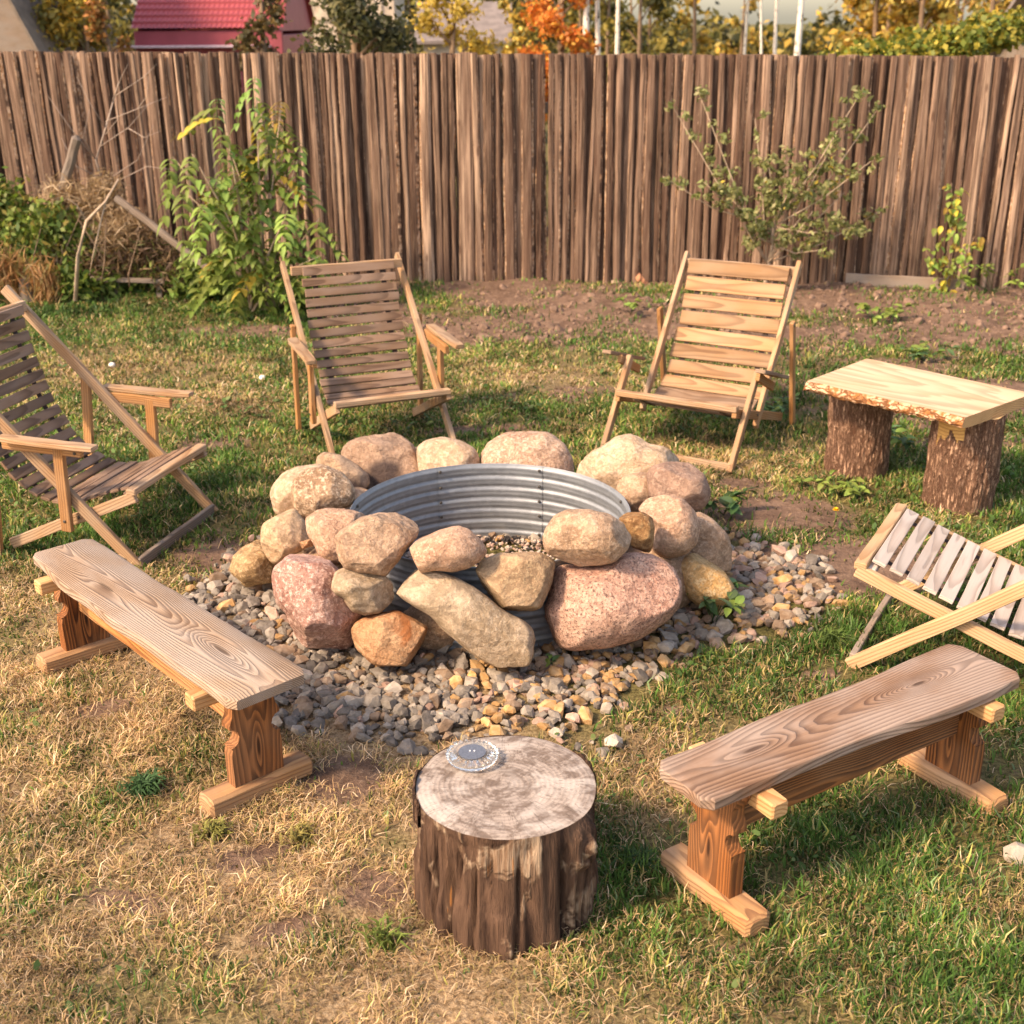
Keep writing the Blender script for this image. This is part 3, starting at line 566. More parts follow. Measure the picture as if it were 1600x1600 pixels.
ANCH = [(-1.15, 4.45, 'by the golden-brown stone at the left'), (-.95, 4.1, 'between the silvery bench and the mauve boulder'), (-.75, 3.75, 'beside the near end of the silvery bench seat'),
        (-.48, 3.8, 'in front of the rusty orange boulder'), (-.25, 3.62, 'behind the left side of the stump'), (0., 3.62, 'in the gravel behind the stump'), (.0, 3.85, 'below the long greenish slab'), (.25, 3.75, 'below the left end of the big pink boulder'),
        (.5, 3.85, 'below the right end of the big pink boulder'), (.75, 4.1, 'among the weeds below the ochre stone'), (1.0, 4.5, 'right of the ochre stone'), (1.1, 4.9, 'at the edge of the bare path'), (1.0, 5.4, 'beside the nettle weed on the right'), (-1.1, 5.2, 'by the foot of the left deck chair'), (.3, 3.4, 'in the grass right behind the stump'), (1.35, 4.7, 'lying alone on the bare path'), (-.6, 3.4, 'on bare soil at the front left')]
bulkV = []; bulkF = []; bulkM = []; off = 0
for i, (x, y, sz) in enumerate(cand):
    k = int(pickmat(x, y, rng)); j = int(rng.integers(5)); big = i in ind
    from mathutils import Euler
    R3 = Euler((rng.uniform(-.6, .6), rng.uniform(-.6, .6), rng.uniform(0, 6.28))).to_matrix()
    z = float(gh(x, y))+sz*.25+(.010 if big and i < 4600 else rng.uniform(-.004, .012) if i < 4600 else -.004)
    s3 = np.array([sz*rng.uniform(.85, 1.25), sz*rng.uniform(.8, 1.15), sz*rng.uniform(.75, 1.2)])
    if big:
        o = put('gravel_stone', protoM[(k, j)]); o.location = (x, y, z); o.rotation_euler = R3.to_euler(); o.scale = tuple(float(a) for a in s3)
        nm = GM[k][0].replace('_', ' ')
        an = min(ANCH, key=lambda q_: hypot(x-q_[0], y-q_[1])); szn = 'large ' if sz > .033 else 'small ' if sz < .026 else ''
        tag(o, f'{szn}{nm} crushed stone {an[2]}', 'stone', f'crushed stones of the gravel bed')
    else:
        v, f = PV[(k, j)]; w_ = (v*s3)@np.array(R3).T+np.array([x, y, z]); bulkV.append(w_); bulkF += [tuple(a+off for a in q_) for q_ in f]; bulkM += [k]*len(f); off += len(w_)
me = mesh('gravel', np.concatenate(bulkV), bulkF, [m for _, m in GM], False, bulkM); tag(put('gravel', me), 'bed of grey, brown and orange crushed stone round the fire pit', 'gravel', kind='stuff')
# fine pale gravel and charcoal inside the ring
PALE = flat('pale_fine_gravel', (.48, .38, .31), .9, ns=60, var=.3); CHAR = flat('charcoal', (.03, .025, .025), .9)
V = []; Fc = []; mi = []; off = 0
for i in range(2600):
    a = rng.uniform(0, 6.28); r_ = .55*sqrt(rng.random()); x = PIT[0]+r_*cos(a); y = PIT[1]+r_*sin(a); j = int(rng.integers(5)); sz = rng.uniform(.006, .015)
    v, f = PV[(int(rng.integers(6)), j)]; R3 = np.array(Euler(tuple(rng.uniform(-1, 1, 3))).to_matrix()); w_ = (v*sz)@R3.T+np.array([x, y, .012+rng.uniform(0, .012)])
    k = 1 if rng.random() < .16+.5*(fbm(np.array([x*9, y*9, 1.]), 2) > .25) else (0 if rng.random() < .6 else 2)
    V.append(w_); Fc += [tuple(a_+off for a_ in q_) for q_ in f]; mi += [k]*len(f); off += len(w_)
tag(put('ash_gravel', mesh('ash_gravel', np.concatenate(V), Fc, [PALE, CHAR, GM[5][1]], False, mi)), 'fine pale gravel with bits of charcoal inside the steel ring', 'gravel', kind='stuff')

# ------------------------------------------------------------------ deck chairs
def chair(loc, yaw, label, W, prof, rail_top, front, seat_back, rf, rt, arms, posts, slats, mats, name='deck_chair', long_front=True, legs=None, rail_bottom=None, slat_w=.0455, slat_t=.014, feetbar='beam', endr=0.):
    t = empty(name, (loc[0], loc[1], 0), yaw, label, 'deck chair', 'wooden deck chairs round the fire pit')
    mr, ml, ms, msd = mats
    for s in (1, -1):
        w = s*W/2
        foot = (0, w, 0) if long_front else (rail_bottom[0], w-s*.03, rail_bottom[1])
        top = (rail_top[0], w-(0 if long_front else s*.03), rail_top[1])
        beam('back_rail', foot, top, .026, .05, mr, t, up=(0, 0, 1), endround=.004)
        if legs: beam('front_leg', (0, w, 0), (legs[0], w, legs[1]), .028, .048, mr, t)
        wi = w-s*.032
        beam('seat_rail', (front[0]+.015, wi, front[1]-.02), (seat_back[0], wi, seat_back[1]), .026, .048, mr if not rail_bottom else ml, t)
        if rf is not None:
            beam('rear_leg', (rf, w+s*.03, 0), (rt[0], w+s*.03, rt[1]), .024, .045, ml, t)
        if arms:
            (af, zf), (ab, zb) = arms; wo = w+s*.06
            beam('armrest', (ab, wo, zb), (af, wo+s*.01, zf), .062, .02, mr if long_front else msd, t, endround=.012, wob=.0015)
            beam('arm_support', (rt[0]+.06 if long_front else ab+.1, w+s*.03, zb-.035), (af-.09, w+s*.03, zf-.035-(0 if long_front else .02)), .024, .045, ml, t)
        if posts: beam('arm_post', (posts[0], w+s*.03, posts[1]), (posts[2], w+s*.03, posts[3]), .026, .05, ml, t)
        bts = [(fx_, w+s*.014, fz_) for fx_, fz_ in (((front[0]+seat_back[0])*.5-.02, None),) if fz_ is not None]
        k_ = .42; bts.append((seat_back[0]*k_+front[0]*(1-k_), wi+s*.0135, (seat_back[1]*k_+(front[1]-.02)*(1-k_))))
        if arms: bts.append((rt[0], w+s*.0425, rt[1]-.02)); bts.append((arms[0][0]-.12, w+s*.0425, arms[0][1]-.04))
        if posts: bts.append((posts[0], w+s*.0435, posts[1]+.05))
        if legs: bts.append((legs[0]*.7, w+s*.0145, legs[1]*.7)); bts.append((legs[0]*.92, w+s*.0145, legs[1]*.92))
        for bp_ in bts:
            V_, F_ = tube_data([(0, 0, -.003), (0, 0, .002), (0, 0, .004)], [.007, .007, .0045], 10)
            put('bolt', mesh('bolt', V_, F_, (IRON,)), t, Matrix.Translation(bp_) @ Matrix.Rotation(-s*pi/2, 4, 'X'))
    beam('foot_bar', (0-.01, -W/2, .025), (-.01, W/2, .025), .024, .045, W_GREY if long_front else mr, t)
    # front and top bars
    fx, fz = front
    beam('front_bar', (fx, -W/2+.02, fz), (fx, W/2-.02, fz), .045, .028, mr, t); beam('front_bar', (fx-.035, -W/2+.045, fz-.022), (fx-.035, W/2-.045, fz-.022), .03, .022, ms, t)
    tx, tz = prof[0]
    beam('top_bar', (tx-.018, -W/2+.015, tz-.015), (tx-.018, W/2-.015, tz-.015), .028, .05, mr, t)
    # slats along the sling curve
    P = [Vector((a, b, 0)) for a, b in prof]; dd = [0]
    for i in range(1, len(P)): dd.append(dd[-1]+(P[i]-P[i-1]).length)
    def cur(s_):
        s_ = max(0, min(dd[-1], s_))
        for i in range(1, len(P)):
            if s_ <= dd[i] or i == len(P)-1:
                k = (s_-dd[i-1])/(dd[i]-dd[i-1]); a = P[i-1].lerp(P[i], k)
                tg = (P[min(i+1, len(P)-1)]-P[i-1]).lerp(P[i]-P[max(i-2, 0)], 1-k) if i > 1 else P[i]-P[i-1]
                return a, tg.normalized()
    sw = W-.14
    for i in range(slats):
        s_ = (i+.35)/(slats-.3)*dd[-1]; a, tg = cur(s_); nrm = Vector((-tg.y, 0, tg.x)); nrm = nrm if nrm.z+nrm.x > 0 else -nrm
        j1, j2 = rnd.uniform(-.006, .006), rnd.uniform(-.006, .006); m = ms if (msd is None or i < slats*.55) else msd
        e = nrm*.010+Vector((tg.x, 0, tg.y))*rnd.uniform(-.002, .002)
        beam('slat', (a.x+e.x, -sw/2+j1, a.y+e.z), (a.x+e.x, sw/2+j2, a.y+e.z+rnd.uniform(-.003, .003)), slat_w, slat_t, m, t, up=nrm, wob=.0006, n=3)
    for s in (-1, 1):
        V = []; Fc = []; N = 24
        for i in range(N+1):
            a, tg = cur(dd[-1]*i/N); 
            for dy in (-.015, .015): V.append((a.x, s*(sw/2-.07)+dy, a.y))
        V += [(x-.002, y, z-.002) for x, y, z in V]; n0 = 2*(N+1)
        for i in range(N): Fc += [(2*i, 2*i+1, 2*i+3, 2*i+2), (n0+2*i, n0+2*i+2, n0+2*i+3, n0+2*i+1)]
        put('strap', mesh('strap', V, Fc, (BLACK,)), t)
    return t
SL1 = [(-.86, .985), (-.86, .90), (-.84, .80), (-.81, .685), (-.77, .55), (-.71, .436), (-.65, .345), (-.55, .272), (-.45, .235), (-.32, .246), (-.2, .292), (-.05, .34)]
chair((-1.518, 5.266), -.263, 'tan deck chair with dark slats at the far left, seen from the side', .682, SL1, (-.985, 1.045), (-.02, .345), (-.655, .045), -.688, (-.63, .66), ((-.10, .565), (-.56, .575)), (-.315, .16, -.30, .545), 22, (W_RAIL, W_LEG, W_SLAT, None))
SL2 = [(-.79, .915), (-.76, .80), (-.73, .70), (-.68, .57), (-.61, .44), (-.53, .33), (-.44, .26), (-.33, .235), (-.2, .265), (-.06, .325)]
chair((-.618, 6.38), -1.175, 'brown deck chair with many narrow slats behind the ring, in front of the leafy shrub', .682, SL2, (-.945, .925), (-.03, .335), (-.62, .05), -.688, (-.66, .63), ((-.10, .555), (-.56, .575)), (-.315, .16, -.30, .545), 20, (W_RAIL, W_LEG, W_SLAT, None))
SL3 = [(-1.005, .89), (-.965, .79), (-.915, .66), (-.86, .54), (-.79, .42), (-.71, .30), (-.61, .215), (-.49, .175), (-.35, .19), (-.15, .28)]
chair((.816, 6.295), -2.09, 'deck chair with wide golden slats at the right rear, beside the log bench', .734, SL3, (-1.047, .925), (-.12, .31), (-.9, .06), -.943, (-.80, .64), ((-.17, .515), (-.62, .375)), None, 13, (W_RAIL, W_LEG, W_SLAT3, W_SLAT3D), long_front=False, legs=(-.335, .46), rail_bottom=(-.455, .12), slat_w=.083, slat_t=.016)
SL4 = [(-.99, .78), (-.93, .62), (-.86, .46), (-.78, .32), (-.68, .23), (-.577, .195), (-.40, .25), (-.2, .325), (-.03, .385)]
chair((1.395, 4.343), radians(151.3), 'deck chair with pale grey slats and yellow rails at the right edge', .70, SL4, (-1.12, .875), (-.0, .385), (-.75, .11), -.78, (-.78, .60), None, None, 21, (W_RAIL4, W_RAIL4, W_SLAT4, None), slat_w=.051)

# ------------------------------------------------------------------ plank benches
def plank(name, L, w0, w1, th, mat, parent, M, seed, bulge=None, corner=.03):
    """top board: width w0 at x=-L/2 to w1 at x=+L/2, wavy natural sides, rounded corners, proper thickness"""
    n = 46; V = []; Fc = []; r = np.random.default_rng(seed); m = 9
    for i in range(n+1):
        u = i/n; x = -L/2+L*u; w_ = w0+(w1-w0)*u; e = min(u, 1-u)*L
        cut = corner*(1-sqrt(max(0, 1-(1-min(1, e/corner))**2)))
        a = w_/2-cut+.006*float(vn(np.array([x*5, seed, 0.])))+(bulge(u, 1) if bulge else 0); b = w_/2-cut+.006*float(vn(np.array([x*5, seed+9., 0.])))+(bulge(u, -1) if bulge else 0)
        k = .25 if e < .002 else 0
        for f_, z in ((-1, -.5+.12), (-1, .5-.22), (-.985, .5-.05), (-.9, .5), (0, .5), (.9, .5), (.985, .5-.05), (1, .5-.22), (1, -.5+.12), (.95, -.5), (-.95, -.5)):
            y = f_*(a if f_ > 0 else b); V.append((x+(0.004 if k and i == 0 and abs(z) > .3 else 0), y, z*th*(1-k*.5)+.0015*float(vn(np.array([x*6., y*9., seed+3.])))))
    m = 11
    for i in range(n):
        for j in range(m): Fc.append((i*m+j, (i+1)*m+j, (i+1)*m+(j+1) % m, i*m+(j+1) % m))
    Fc.append(tuple(range(m))); Fc.append(tuple(range((n+1)*m-1, n*m-1, -1)))
    return put(name, mesh(name, V, Fc, (mat,)), parent, M)
def leg_board(parent, x, sgn, h0, h1, mat):
    """shaped end board: outline in y,z with half-round notches, 4.5 cm thick"""
    H = h1-h0; out = []
    hw = .085
    def side(s):
        p = [(s*hw, 0), (s*hw, .34), (s*(hw-.004), .40)]
        for k in range(7): a = -pi/2+pi*k/6; p.append((s*(hw-.030*cos(a)), .52+.10*sin(a)))
        p += [(s*(hw-.0), .66), (s*(hw-.012), .74), (s*(hw-.014), .82), (s*(hw+.006), .95), (s*(hw+.008), 1.)]
        return p
    o_ = side(1)+side(-1)[::-1]; th = .045; V = []; n = len(o_)
    for dx in (-th/2, th/2):
        for y, z in o_: V.append((-(z-.5)*H, y, dx))       # local x runs down the grain
    Fc = [tuple(range(n)), tuple(range(2*n-1, n-1, -1))]+[((i+1) % n, i, n+i, n+(i+1) % n) for i in range(n)]
    M = Matrix(((0, 0, 1, x), (0, 1, 0, 0), (-1, 0, 0, (h0+h1)/2), (0, 0, 0, 1)))
    return put('leg', mesh('leg', V, Fc, (mat,)), parent, M)
def bench(c, yaw, L, w0, w1, top, label, seed, mtop, xa, xb, bulge, cleat, foot_len=.36, cl_off=(0, 0)):
    t = empty('plank_bench', (c[0], c[1], 0), yaw, label, 'bench', 'low plank benches by the fire pit')
    th = .036; zt = .42
    plank('seat', L, w0, w1, th, mtop, t, Matrix.Translation((0, 0, zt-th/2)), seed, bulge, .018 if seed == 1 else .026)
    for x in (xa, xb):
        leg_board(t, x, 1, .065, zt-th-.001, W_BURN)
        beam('foot', (x, -foot_len/2, .034), (x, foot_len/2, .034), .085, .062, W_FOOT, t, bev=.16, wob=.001)
        s = 1 if x > 0 else -1; xc = x-s*.055
        beam('cleat', (xc, -cleat, zt-th-.026), (xc, cleat, zt-th-.026), .055, .048, W_CLEAT, t, bev=.1)
    beam('stretcher', (xa+.0225, 0, .27), (xb-.0225, 0, .27), .036, .125, W_BURN if seed == 2 else W_ORNG, t, wob=.0005, n=8)
    return t
n1_, f1_ = at(422, 1074, .42), at(92, 851, .42)
yawL = atan2(n1_[1]-f1_[1], n1_[0]-f1_[0]); cL = (n1_+f1_)/2; LL = float(np.linalg.norm(n1_-f1_))
bench(cL, yawL, LL, .225, .272, 0, 'long plank bench with silvery weathered top on dry grass, left of the pit', 1, W_TOPL, -LL/2+.12, LL/2-.13, lambda u, s: (.012*sin(u*5.) if s < 0 else .006*sin(u*9)), .165)
n2_, f2_ = at(1061, 1222, .42), at(1545, 1028, .42)
yawR = atan2(f2_[1]-n2_[1], f2_[0]-n2_[0]); cRr = (n2_+f2_)/2; LR = float(np.linalg.norm(f2_-n2_))
bench(cRr, yawR, LR, .20, .262, 0, 'shorter plank bench with warm brown swirly-grained top on the green grass at the right', 2, W_TOPR, -LR/2+.14, LR/2-.10, lambda u, s: (.005*sin(u*9+1) if s < 0 else .006*sin(u*6.)), .165)

# ------------------------------------------------------------------ log bench
def log_mesh(R0, H, seed, amp=.012, bands=26, top_r=None, nz=40, na=120, flare=.0, dent=0.):
    V = []; Fc = []
    A_ = np.linspace(0, 2*pi, na, endpoint=False); Z_ = np.linspace(-.04, H, nz)
    AA, ZZ = np.meshgrid(A_, Z_); cx, sy = np.cos(AA), np.sin(AA)
    p = np.stack([cx*bands/6, sy*bands/6, ZZ*7], -1)+seed; q = np.stack([cx*bands/2, sy*bands/2, ZZ*14], -1)+seed*3
    low = fbm(np.stack([cx*.9, sy*.9, ZZ*2.], -1)+seed, 2)
    rad = R0*(1+.05*low)+amp*(fbm(p, 3))+amp*.7*np.abs(fbm(q, 3))+flare*np.clip(1-ZZ/.12, 0, 1)**2
    if top_r: rad *= 1+(top_r-1)*ZZ/H
    P = np.stack([rad*cx, rad*sy, ZZ], -1).reshape(-1, 3); V = list(P)
    for i in range(nz-1):
        for j in range(na): Fc.append((i*na+j, i*na+(j+1) % na, (i+1)*na+(j+1) % na, (i+1)*na+j))
    return P, V, Fc, rad
def end_rings_mat(name, a, b, c=None, freq=70.):
    s = NB(name); co = objco(s); n = s.noise(co, 4, 3); sp = s.n('SeparateXYZ', i0=s.vadd(co, s.vmul(s.n('TexNoise', Vector=co, Scale=5.).outputs[1], (.02, .02, 0))))
    r = s.math('SQRT', s.math('ADD', s.math('MULTIPLY', sp.outputs[0], sp.outputs[0]), s.math('MULTIPLY', sp.outputs[1], sp.outputs[1])))
    rg = s.math('SINE', s.math('MULTIPLY', r, freq*6.28)); f = s.noise(co, 22, 6, .68, .5); g = s.noise(co, 120, 3); big = s.noise(co, 7, 5, .6, 1.)
    col = s.mix(s.ramp(f, .42, .58), a, b); col = s.mix(s.ramp(rg, -.2, 1, 0, .22), col, tuple(v*.5 for v in a))
    if c: col = s.mix(s.ramp(big, .45, .62, 0, .75), col, c)
    an = s.math('ARCTAN2', sp.outputs[1], sp.outputs[0])
    cr = s.noise(s.n('CombineXYZ', i0=s.math('MULTIPLY', an, 5.), i1=s.math('MULTIPLY', r, 3.), i2=0.).outputs[0], 2.2, 4)
    crk = s.ramp(s.math('ABSOLUTE', s.math('SUBTRACT', cr, .5)), .0, .010, .8, 0.)
    col = s.mix(crk, col, tuple(v*.4 for v in a))
    return s.fin(col, .85, s.bump(s.math('ADD', f, s.math('MULTIPLY', rg, .08)), .4, .006), .2)
ENDF = end_rings_mat('fresh_log_end', (.62, .38, .17), (.72, .48, .24))
TZ = .53
lb = [at(*q_, TZ) for q_ in ((1262, 595), (1355, 560), (1614, 615), (1509, 652))]
lc = sum(lb)/4; yl = atan2((lb[3]-lb[0])[1]+(lb[2]-lb[1])[1], (lb[3]-lb[0])[0]+(lb[2]-lb[1])[0])
t = empty('log_bench', (lc[0], lc[1], 0), yl, 'bench of a fresh yellow bark-edged slab on two upright logs, right of the chair', 'bench')
Mi = np.array([[cos(yl), sin(yl)], [-sin(yl), cos(yl)]])
loc2 = [Mi@(p[:2]-lc[:2]) for p in lb]          # corners in local frame
lg = []
for k, (px, py, r_) in enumerate(((1335, 750, .157), (1493, 806, .160))):
    b = at(px, py); q_ = Mi@(b[:2]-lc[:2]); dirc = Mi@np.array([b[0], b[1]])/hypot(b[0], b[1]); q_ = q_+dirc*(r_*.85+(.015, .03)[k]); lg.append(q_)
    P, V, Fc, rad = log_mesh(r_, TZ-.056, 3.+k*7, .013, 30)
    n0 = len(V); V = V+[np.array([0, 0, TZ-.056])]; Fc += [((40-1)*120+j, (40-1)*120+(j+1) % 120, n0) for j in range(120)]
    mi_ = [0]*(39*120)+[1]*120
    o = put('log_leg', mesh('log_leg', V, Fc, (BARK, ENDF), False, mi_), t, Matrix.Translation((q_[0], q_[1], 0)))
    if k == 1:
        tag(o, 'log leg with a patch of bark peeled off at the top')
        me = o.data; me.materials.append(wood('peeled_wood', (.66, .38, .13), (.42, .20, .06), 60, .3, 0, .3))
        aim = atan2(b[1]-0, b[0])+pi-yl                # towards the camera, in the log's own frame
        for p in me.polygons:
            c_ = p.center; an = (atan2(c_.y, c_.x)-aim+pi) % (2*pi)-pi
            lim = TZ-.056-.11-.03*sin(an*6+1)-.02*sin(an*17)
            if -1.0 < an < -.05 and c_.z > lim and p.material_index == 0:
                p.material_index = 2
                for vi in p.vertices:
                    v = me.vertices[vi].co; h_ = hypot(v.x, v.y)
                    if h_ > .152: v.x *= .152/h_; v.y *= .152/h_
# slab
def slab():
    n = 60; V = []; Fc = []; mi_ = []; (x0, y0), (x1, y1), (x2, y2), (x3, y3) = loc2
    L0 = [(x0, y0), (x3, y3)]; L1 = [(x1, y1), (x2, y2)]
    for i in range(n+1):
        u = i/n; a = np.array(L0[0])*(1-u)+np.array(L0[1])*u; b = np.array(L1[0])*(1-u)+np.array(L1[1])*u; y = (b-a)/np.linalg.norm(b-a)
        wv = .010*float(fbm(np.array([u*9, 3., 0]), 3)); out = .012+.02*abs(float(fbm(np.array([u*14, 8., 0]), 3))); 
        if u < .10: out += .012
        row = [a+y*.03*0-y*wv, a-y*(out+wv)*.8, a-y*(out*1.2+wv), a-y*(out*.5+wv), a+y*.05]
        zs = [TZ, TZ-.016, TZ-.034, TZ-.048, TZ-.054]
        for j, (p, z) in enumerate(zip(row, zs)): V.append((p[0], p[1], z+(.006*float(vn(np.array([u*30, j*3., 1.]))) if 0 < j else 0)))
        V += [(*(b-y*.03), TZ-.054), (*(b+y*.015), TZ-.04), (*(b+y*.012), TZ-.015), (*(b+y*.004*float(vn(np.array([u*12, 2., 5.])))), TZ)]
    m = 9
    for i in range(n):
        for j in range(m): Fc.append((i*m+j, i*m+(j+1) % m, (i+1)*m+(j+1) % m, (i+1)*m+j)); mi_.append(0 if j in (8, 4) else 1)
    Fc.append(tuple(range(m-1, -1, -1))); Fc.append(tuple(range(n*m, (n+1)*m))); mi_ += [2, 2]
    ang = atan2(y3-y0, x3-x0)
    return put('seat_slab', mesh('seat_slab', V, Fc, (W_SLAB, BARKE, W_CLEAT), False, mi_), t)
slab()

# ------------------------------------------------------------------ stump with the glass light on it
def stump_mat():
    s = NB('rotten_stump_bark'); co = objco(s); sp = s.n('SeparateXYZ', i0=co); z = sp.outputs[2]
    st = s.noise(s.vmul(co, (26, 26, 3.)), 1., 6, .65, .3); bg_ = s.noise(s.vmul(co, (7, 7, 5)), 1., 4, .6, .6); fi = s.noise(s.vmul(co, (110, 110, 9)), 1., 3)
    col = s.mix(s.ramp(st, .3, .7), (.028, .015, .011), (.14, .08, .052))
    up = s.ramp(z, .16, .36); pale = s.math('MULTIPLY', s.ramp(s.math('ADD', bg_, s.math('MULTIPLY', up, .11)), .59, .67), .85)
    col = s.mix(pale, col, s.mix(s.ramp(fi, .4, .6), (.22, .135, .085), (.40, .29, .20)))
    org = s.ramp(s.noise(s.vmul(co, (30, 30, 4)), 1.3, 3), .66, .74, 0, .7); col = s.mix(org, col, (.38, .155, .045))
    h = s.math('ADD', s.math('MULTIPLY', st, 1.4), s.math('ADD', s.math('MULTIPLY', fi, .3), s.math('MULTIPLY', pale, .3)))
    return s.fin(col, .9, s.bump(h, .9, .015), .15)
SC = at(791, 1222, .35); SR = .242
stump = empty('tree_stump', (SC[0], SC[1], -.03), 0, 'thick sawn tree stump with peeling brown bark and pale top, front centre', 'stump')
na, nz = 200, 46
A_ = np.linspace(0, 2*pi, na, endpoint=False); Z_ = np.linspace(-.05, .376, nz); AA, ZZ = np.meshgrid(A_, Z_); cx, sy = np.cos(AA), np.sin(AA)
low = fbm(np.stack([cx*1.1, sy*1.1, ZZ*.8+4], -1), 2); rid = fbm(np.stack([cx*7, sy*7, ZZ*1.6+9], -1), 3); fine = fbm(np.stack([cx*20, sy*20, ZZ*4], -1), 3)
crev = np.clip(np.abs(fbm(np.stack([cx*4.2, sy*4.2, ZZ*1.1+20], -1), 3))*7, 0, 1)      # deep vertical clefts
rad = SR*(1+.03*low)+.010*rid+.005*fine-.034*(1-crev)*sstep(.37, .22, ZZ)
plate = fbm(np.stack([cx*3, sy*3, ZZ*5+2], -1), 3); rad = rad-.012*sstep(.05, .18, plate)*sstep(.10, .2, ZZ)
rad = rad+.012*np.clip(1-ZZ/.1, 0, 1)*rid
kang = atan2(-.62, .78); dk = np.sqrt((((AA-kang+pi) % (2*pi)-pi)*SR/.045)**2+((ZZ-.30)/.07)**2); rad = rad+.03*np.exp(-dk**2)*(1+.35*np.sin(dk*9))
smr = SR*(1+.03*low[-1])-.004
for q_, k_ in ((-1, .92), (-2, .75), (-3, .5), (-4, .3)): rad[q_] = rad[q_]*(1-k_)+smr*k_
V = np.stack([rad*cx, rad*sy, ZZ], -1).reshape(-1, 3); Fc = [(i*na+j, i*na+(j+1) % na, (i+1)*na+(j+1) % na, (i+1)*na+j) for i in range(nz-1) for j in range(na)]
put('bark', mesh('bark', V, Fc, (stump_mat(),), True), stump)
V = []; Fc = []; rt_ = rad[-1]-.001; K = 12
for k in range(1, K+1):
    for j in range(na): r_ = rt_[j]*k/K; V.append((r_*cos(A_[j]), r_*sin(A_[j]), .378+.0018*float(vn(np.array([r_*cos(A_[j])*25, r_*sin(A_[j])*25, 3.])))-(.004 if k == K else 0)))
V.append((0, 0, .378))
for k in range(K-1):
    for j in range(na): Fc.append((k*na+j, (k+1)*na+j, (k+1)*na+(j+1) % na, k*na+(j+1) % na))
Fc += [(len(V)-1, j, (j+1) % na) for j in range(na)]
put('cut_top', mesh('cut_top', V, Fc, (end_rings_mat('stump_cut_top', (.17, .125, .10), (.35, .285, .24), (.47, .41, .36), 75.),), True), stump)
# ragged bark rim strips standing slightly proud
for a0, a1, z0 in ((2.7, 3.5, .388), (.15, .8, .384)):
    V = []; Fc = []; n = 30
    for i in range(n+1):
        a = a0+(a1-a0)*i/n; e = sin(pi*i/n)**.4; r0 = float(np.interp(a % (2*pi), A_, rad[-2], period=2*pi)); zt = .34+(z0-.34)*e+.004*sin(a*37)
        for r_, z in ((r0-.001, .30), (r0+.001, zt), (r0+.007, zt-.003), (r0+.008, .30)): V.append((r_*cos(a), r_*sin(a), z))
    for i in range(n):
        for j in range(4): Fc.append((i*4+j, i*4+(j+1) % 4, i*4+4+(j+1) % 4, i*4+4+j))
    put('bark_strip', mesh('bark_strip', V, Fc, (bark_mat('dark_bark_strip', (.16, .09, .06), (.04, .025, .02), 20, 5),), False), stump)
s = NB('ribbed_clear_glass'); s.fin((.97, .95, .90), .06, None, .5); s.b.inputs['Transmission Weight'].default_value = .95; s.b.inputs['IOR'].default_value = 1.4; GLASS = s.m
LP = at(738, 1186, .355); lamp = empty('glass_garden_light', (LP[0], LP[1], .350), 0, 'round ribbed glass solar light with a dark disc, lying on the stump', 'lamp')
prof = [(.0, .0), (.040, .0), (.058, .004), (.067, .012), (.070, .020), (.068, .024), (.060, .026), (.052, .027), (.047, .030), (.043, .030), (.040, .024), (0, .022)]
V = []; Fc = []; n = 96
for i in range(n):
    a = 2*pi*i/n
    for k, (r_, z) in enumerate(prof): kk = 1+.03*cos(a*24)*(1 if 1 < k < 9 else 0); V.append((r_*kk*cos(a), r_*kk*sin(a), z+(.0035*cos(a*24) if 2 < k < 8 else 0)))
m = len(prof)
for i in range(n):
    for k in range(m-1): Fc.append((i*m+k, ((i+1) % n)*m+k, ((i+1) % n)*m+k+1, i*m+k+1))
put('glass_body', mesh('glass_body', V, Fc, (GLASS,), True), lamp)
def disc(name, r_, z0, z1, mat, parent, c=(0, 0), n=40):
    V, Fc = tube_data([(c[0], c[1], z0), (c[0], c[1], z1)], r_, n); return put(name, mesh(name, V, Fc, (mat,)), parent)
disc('solar_disc', .037, .0245, .0285, flat('dark_blue_grey_panel', (.11, .12, .145), .25, ns=200, spec=.6), lamp)
WHT = flat('white_led', (.85, .85, .85), .3)
for dx in (-.006, .006): disc('led', .0022, .0288, .0305, WHT, lamp, (dx, .002), 12)

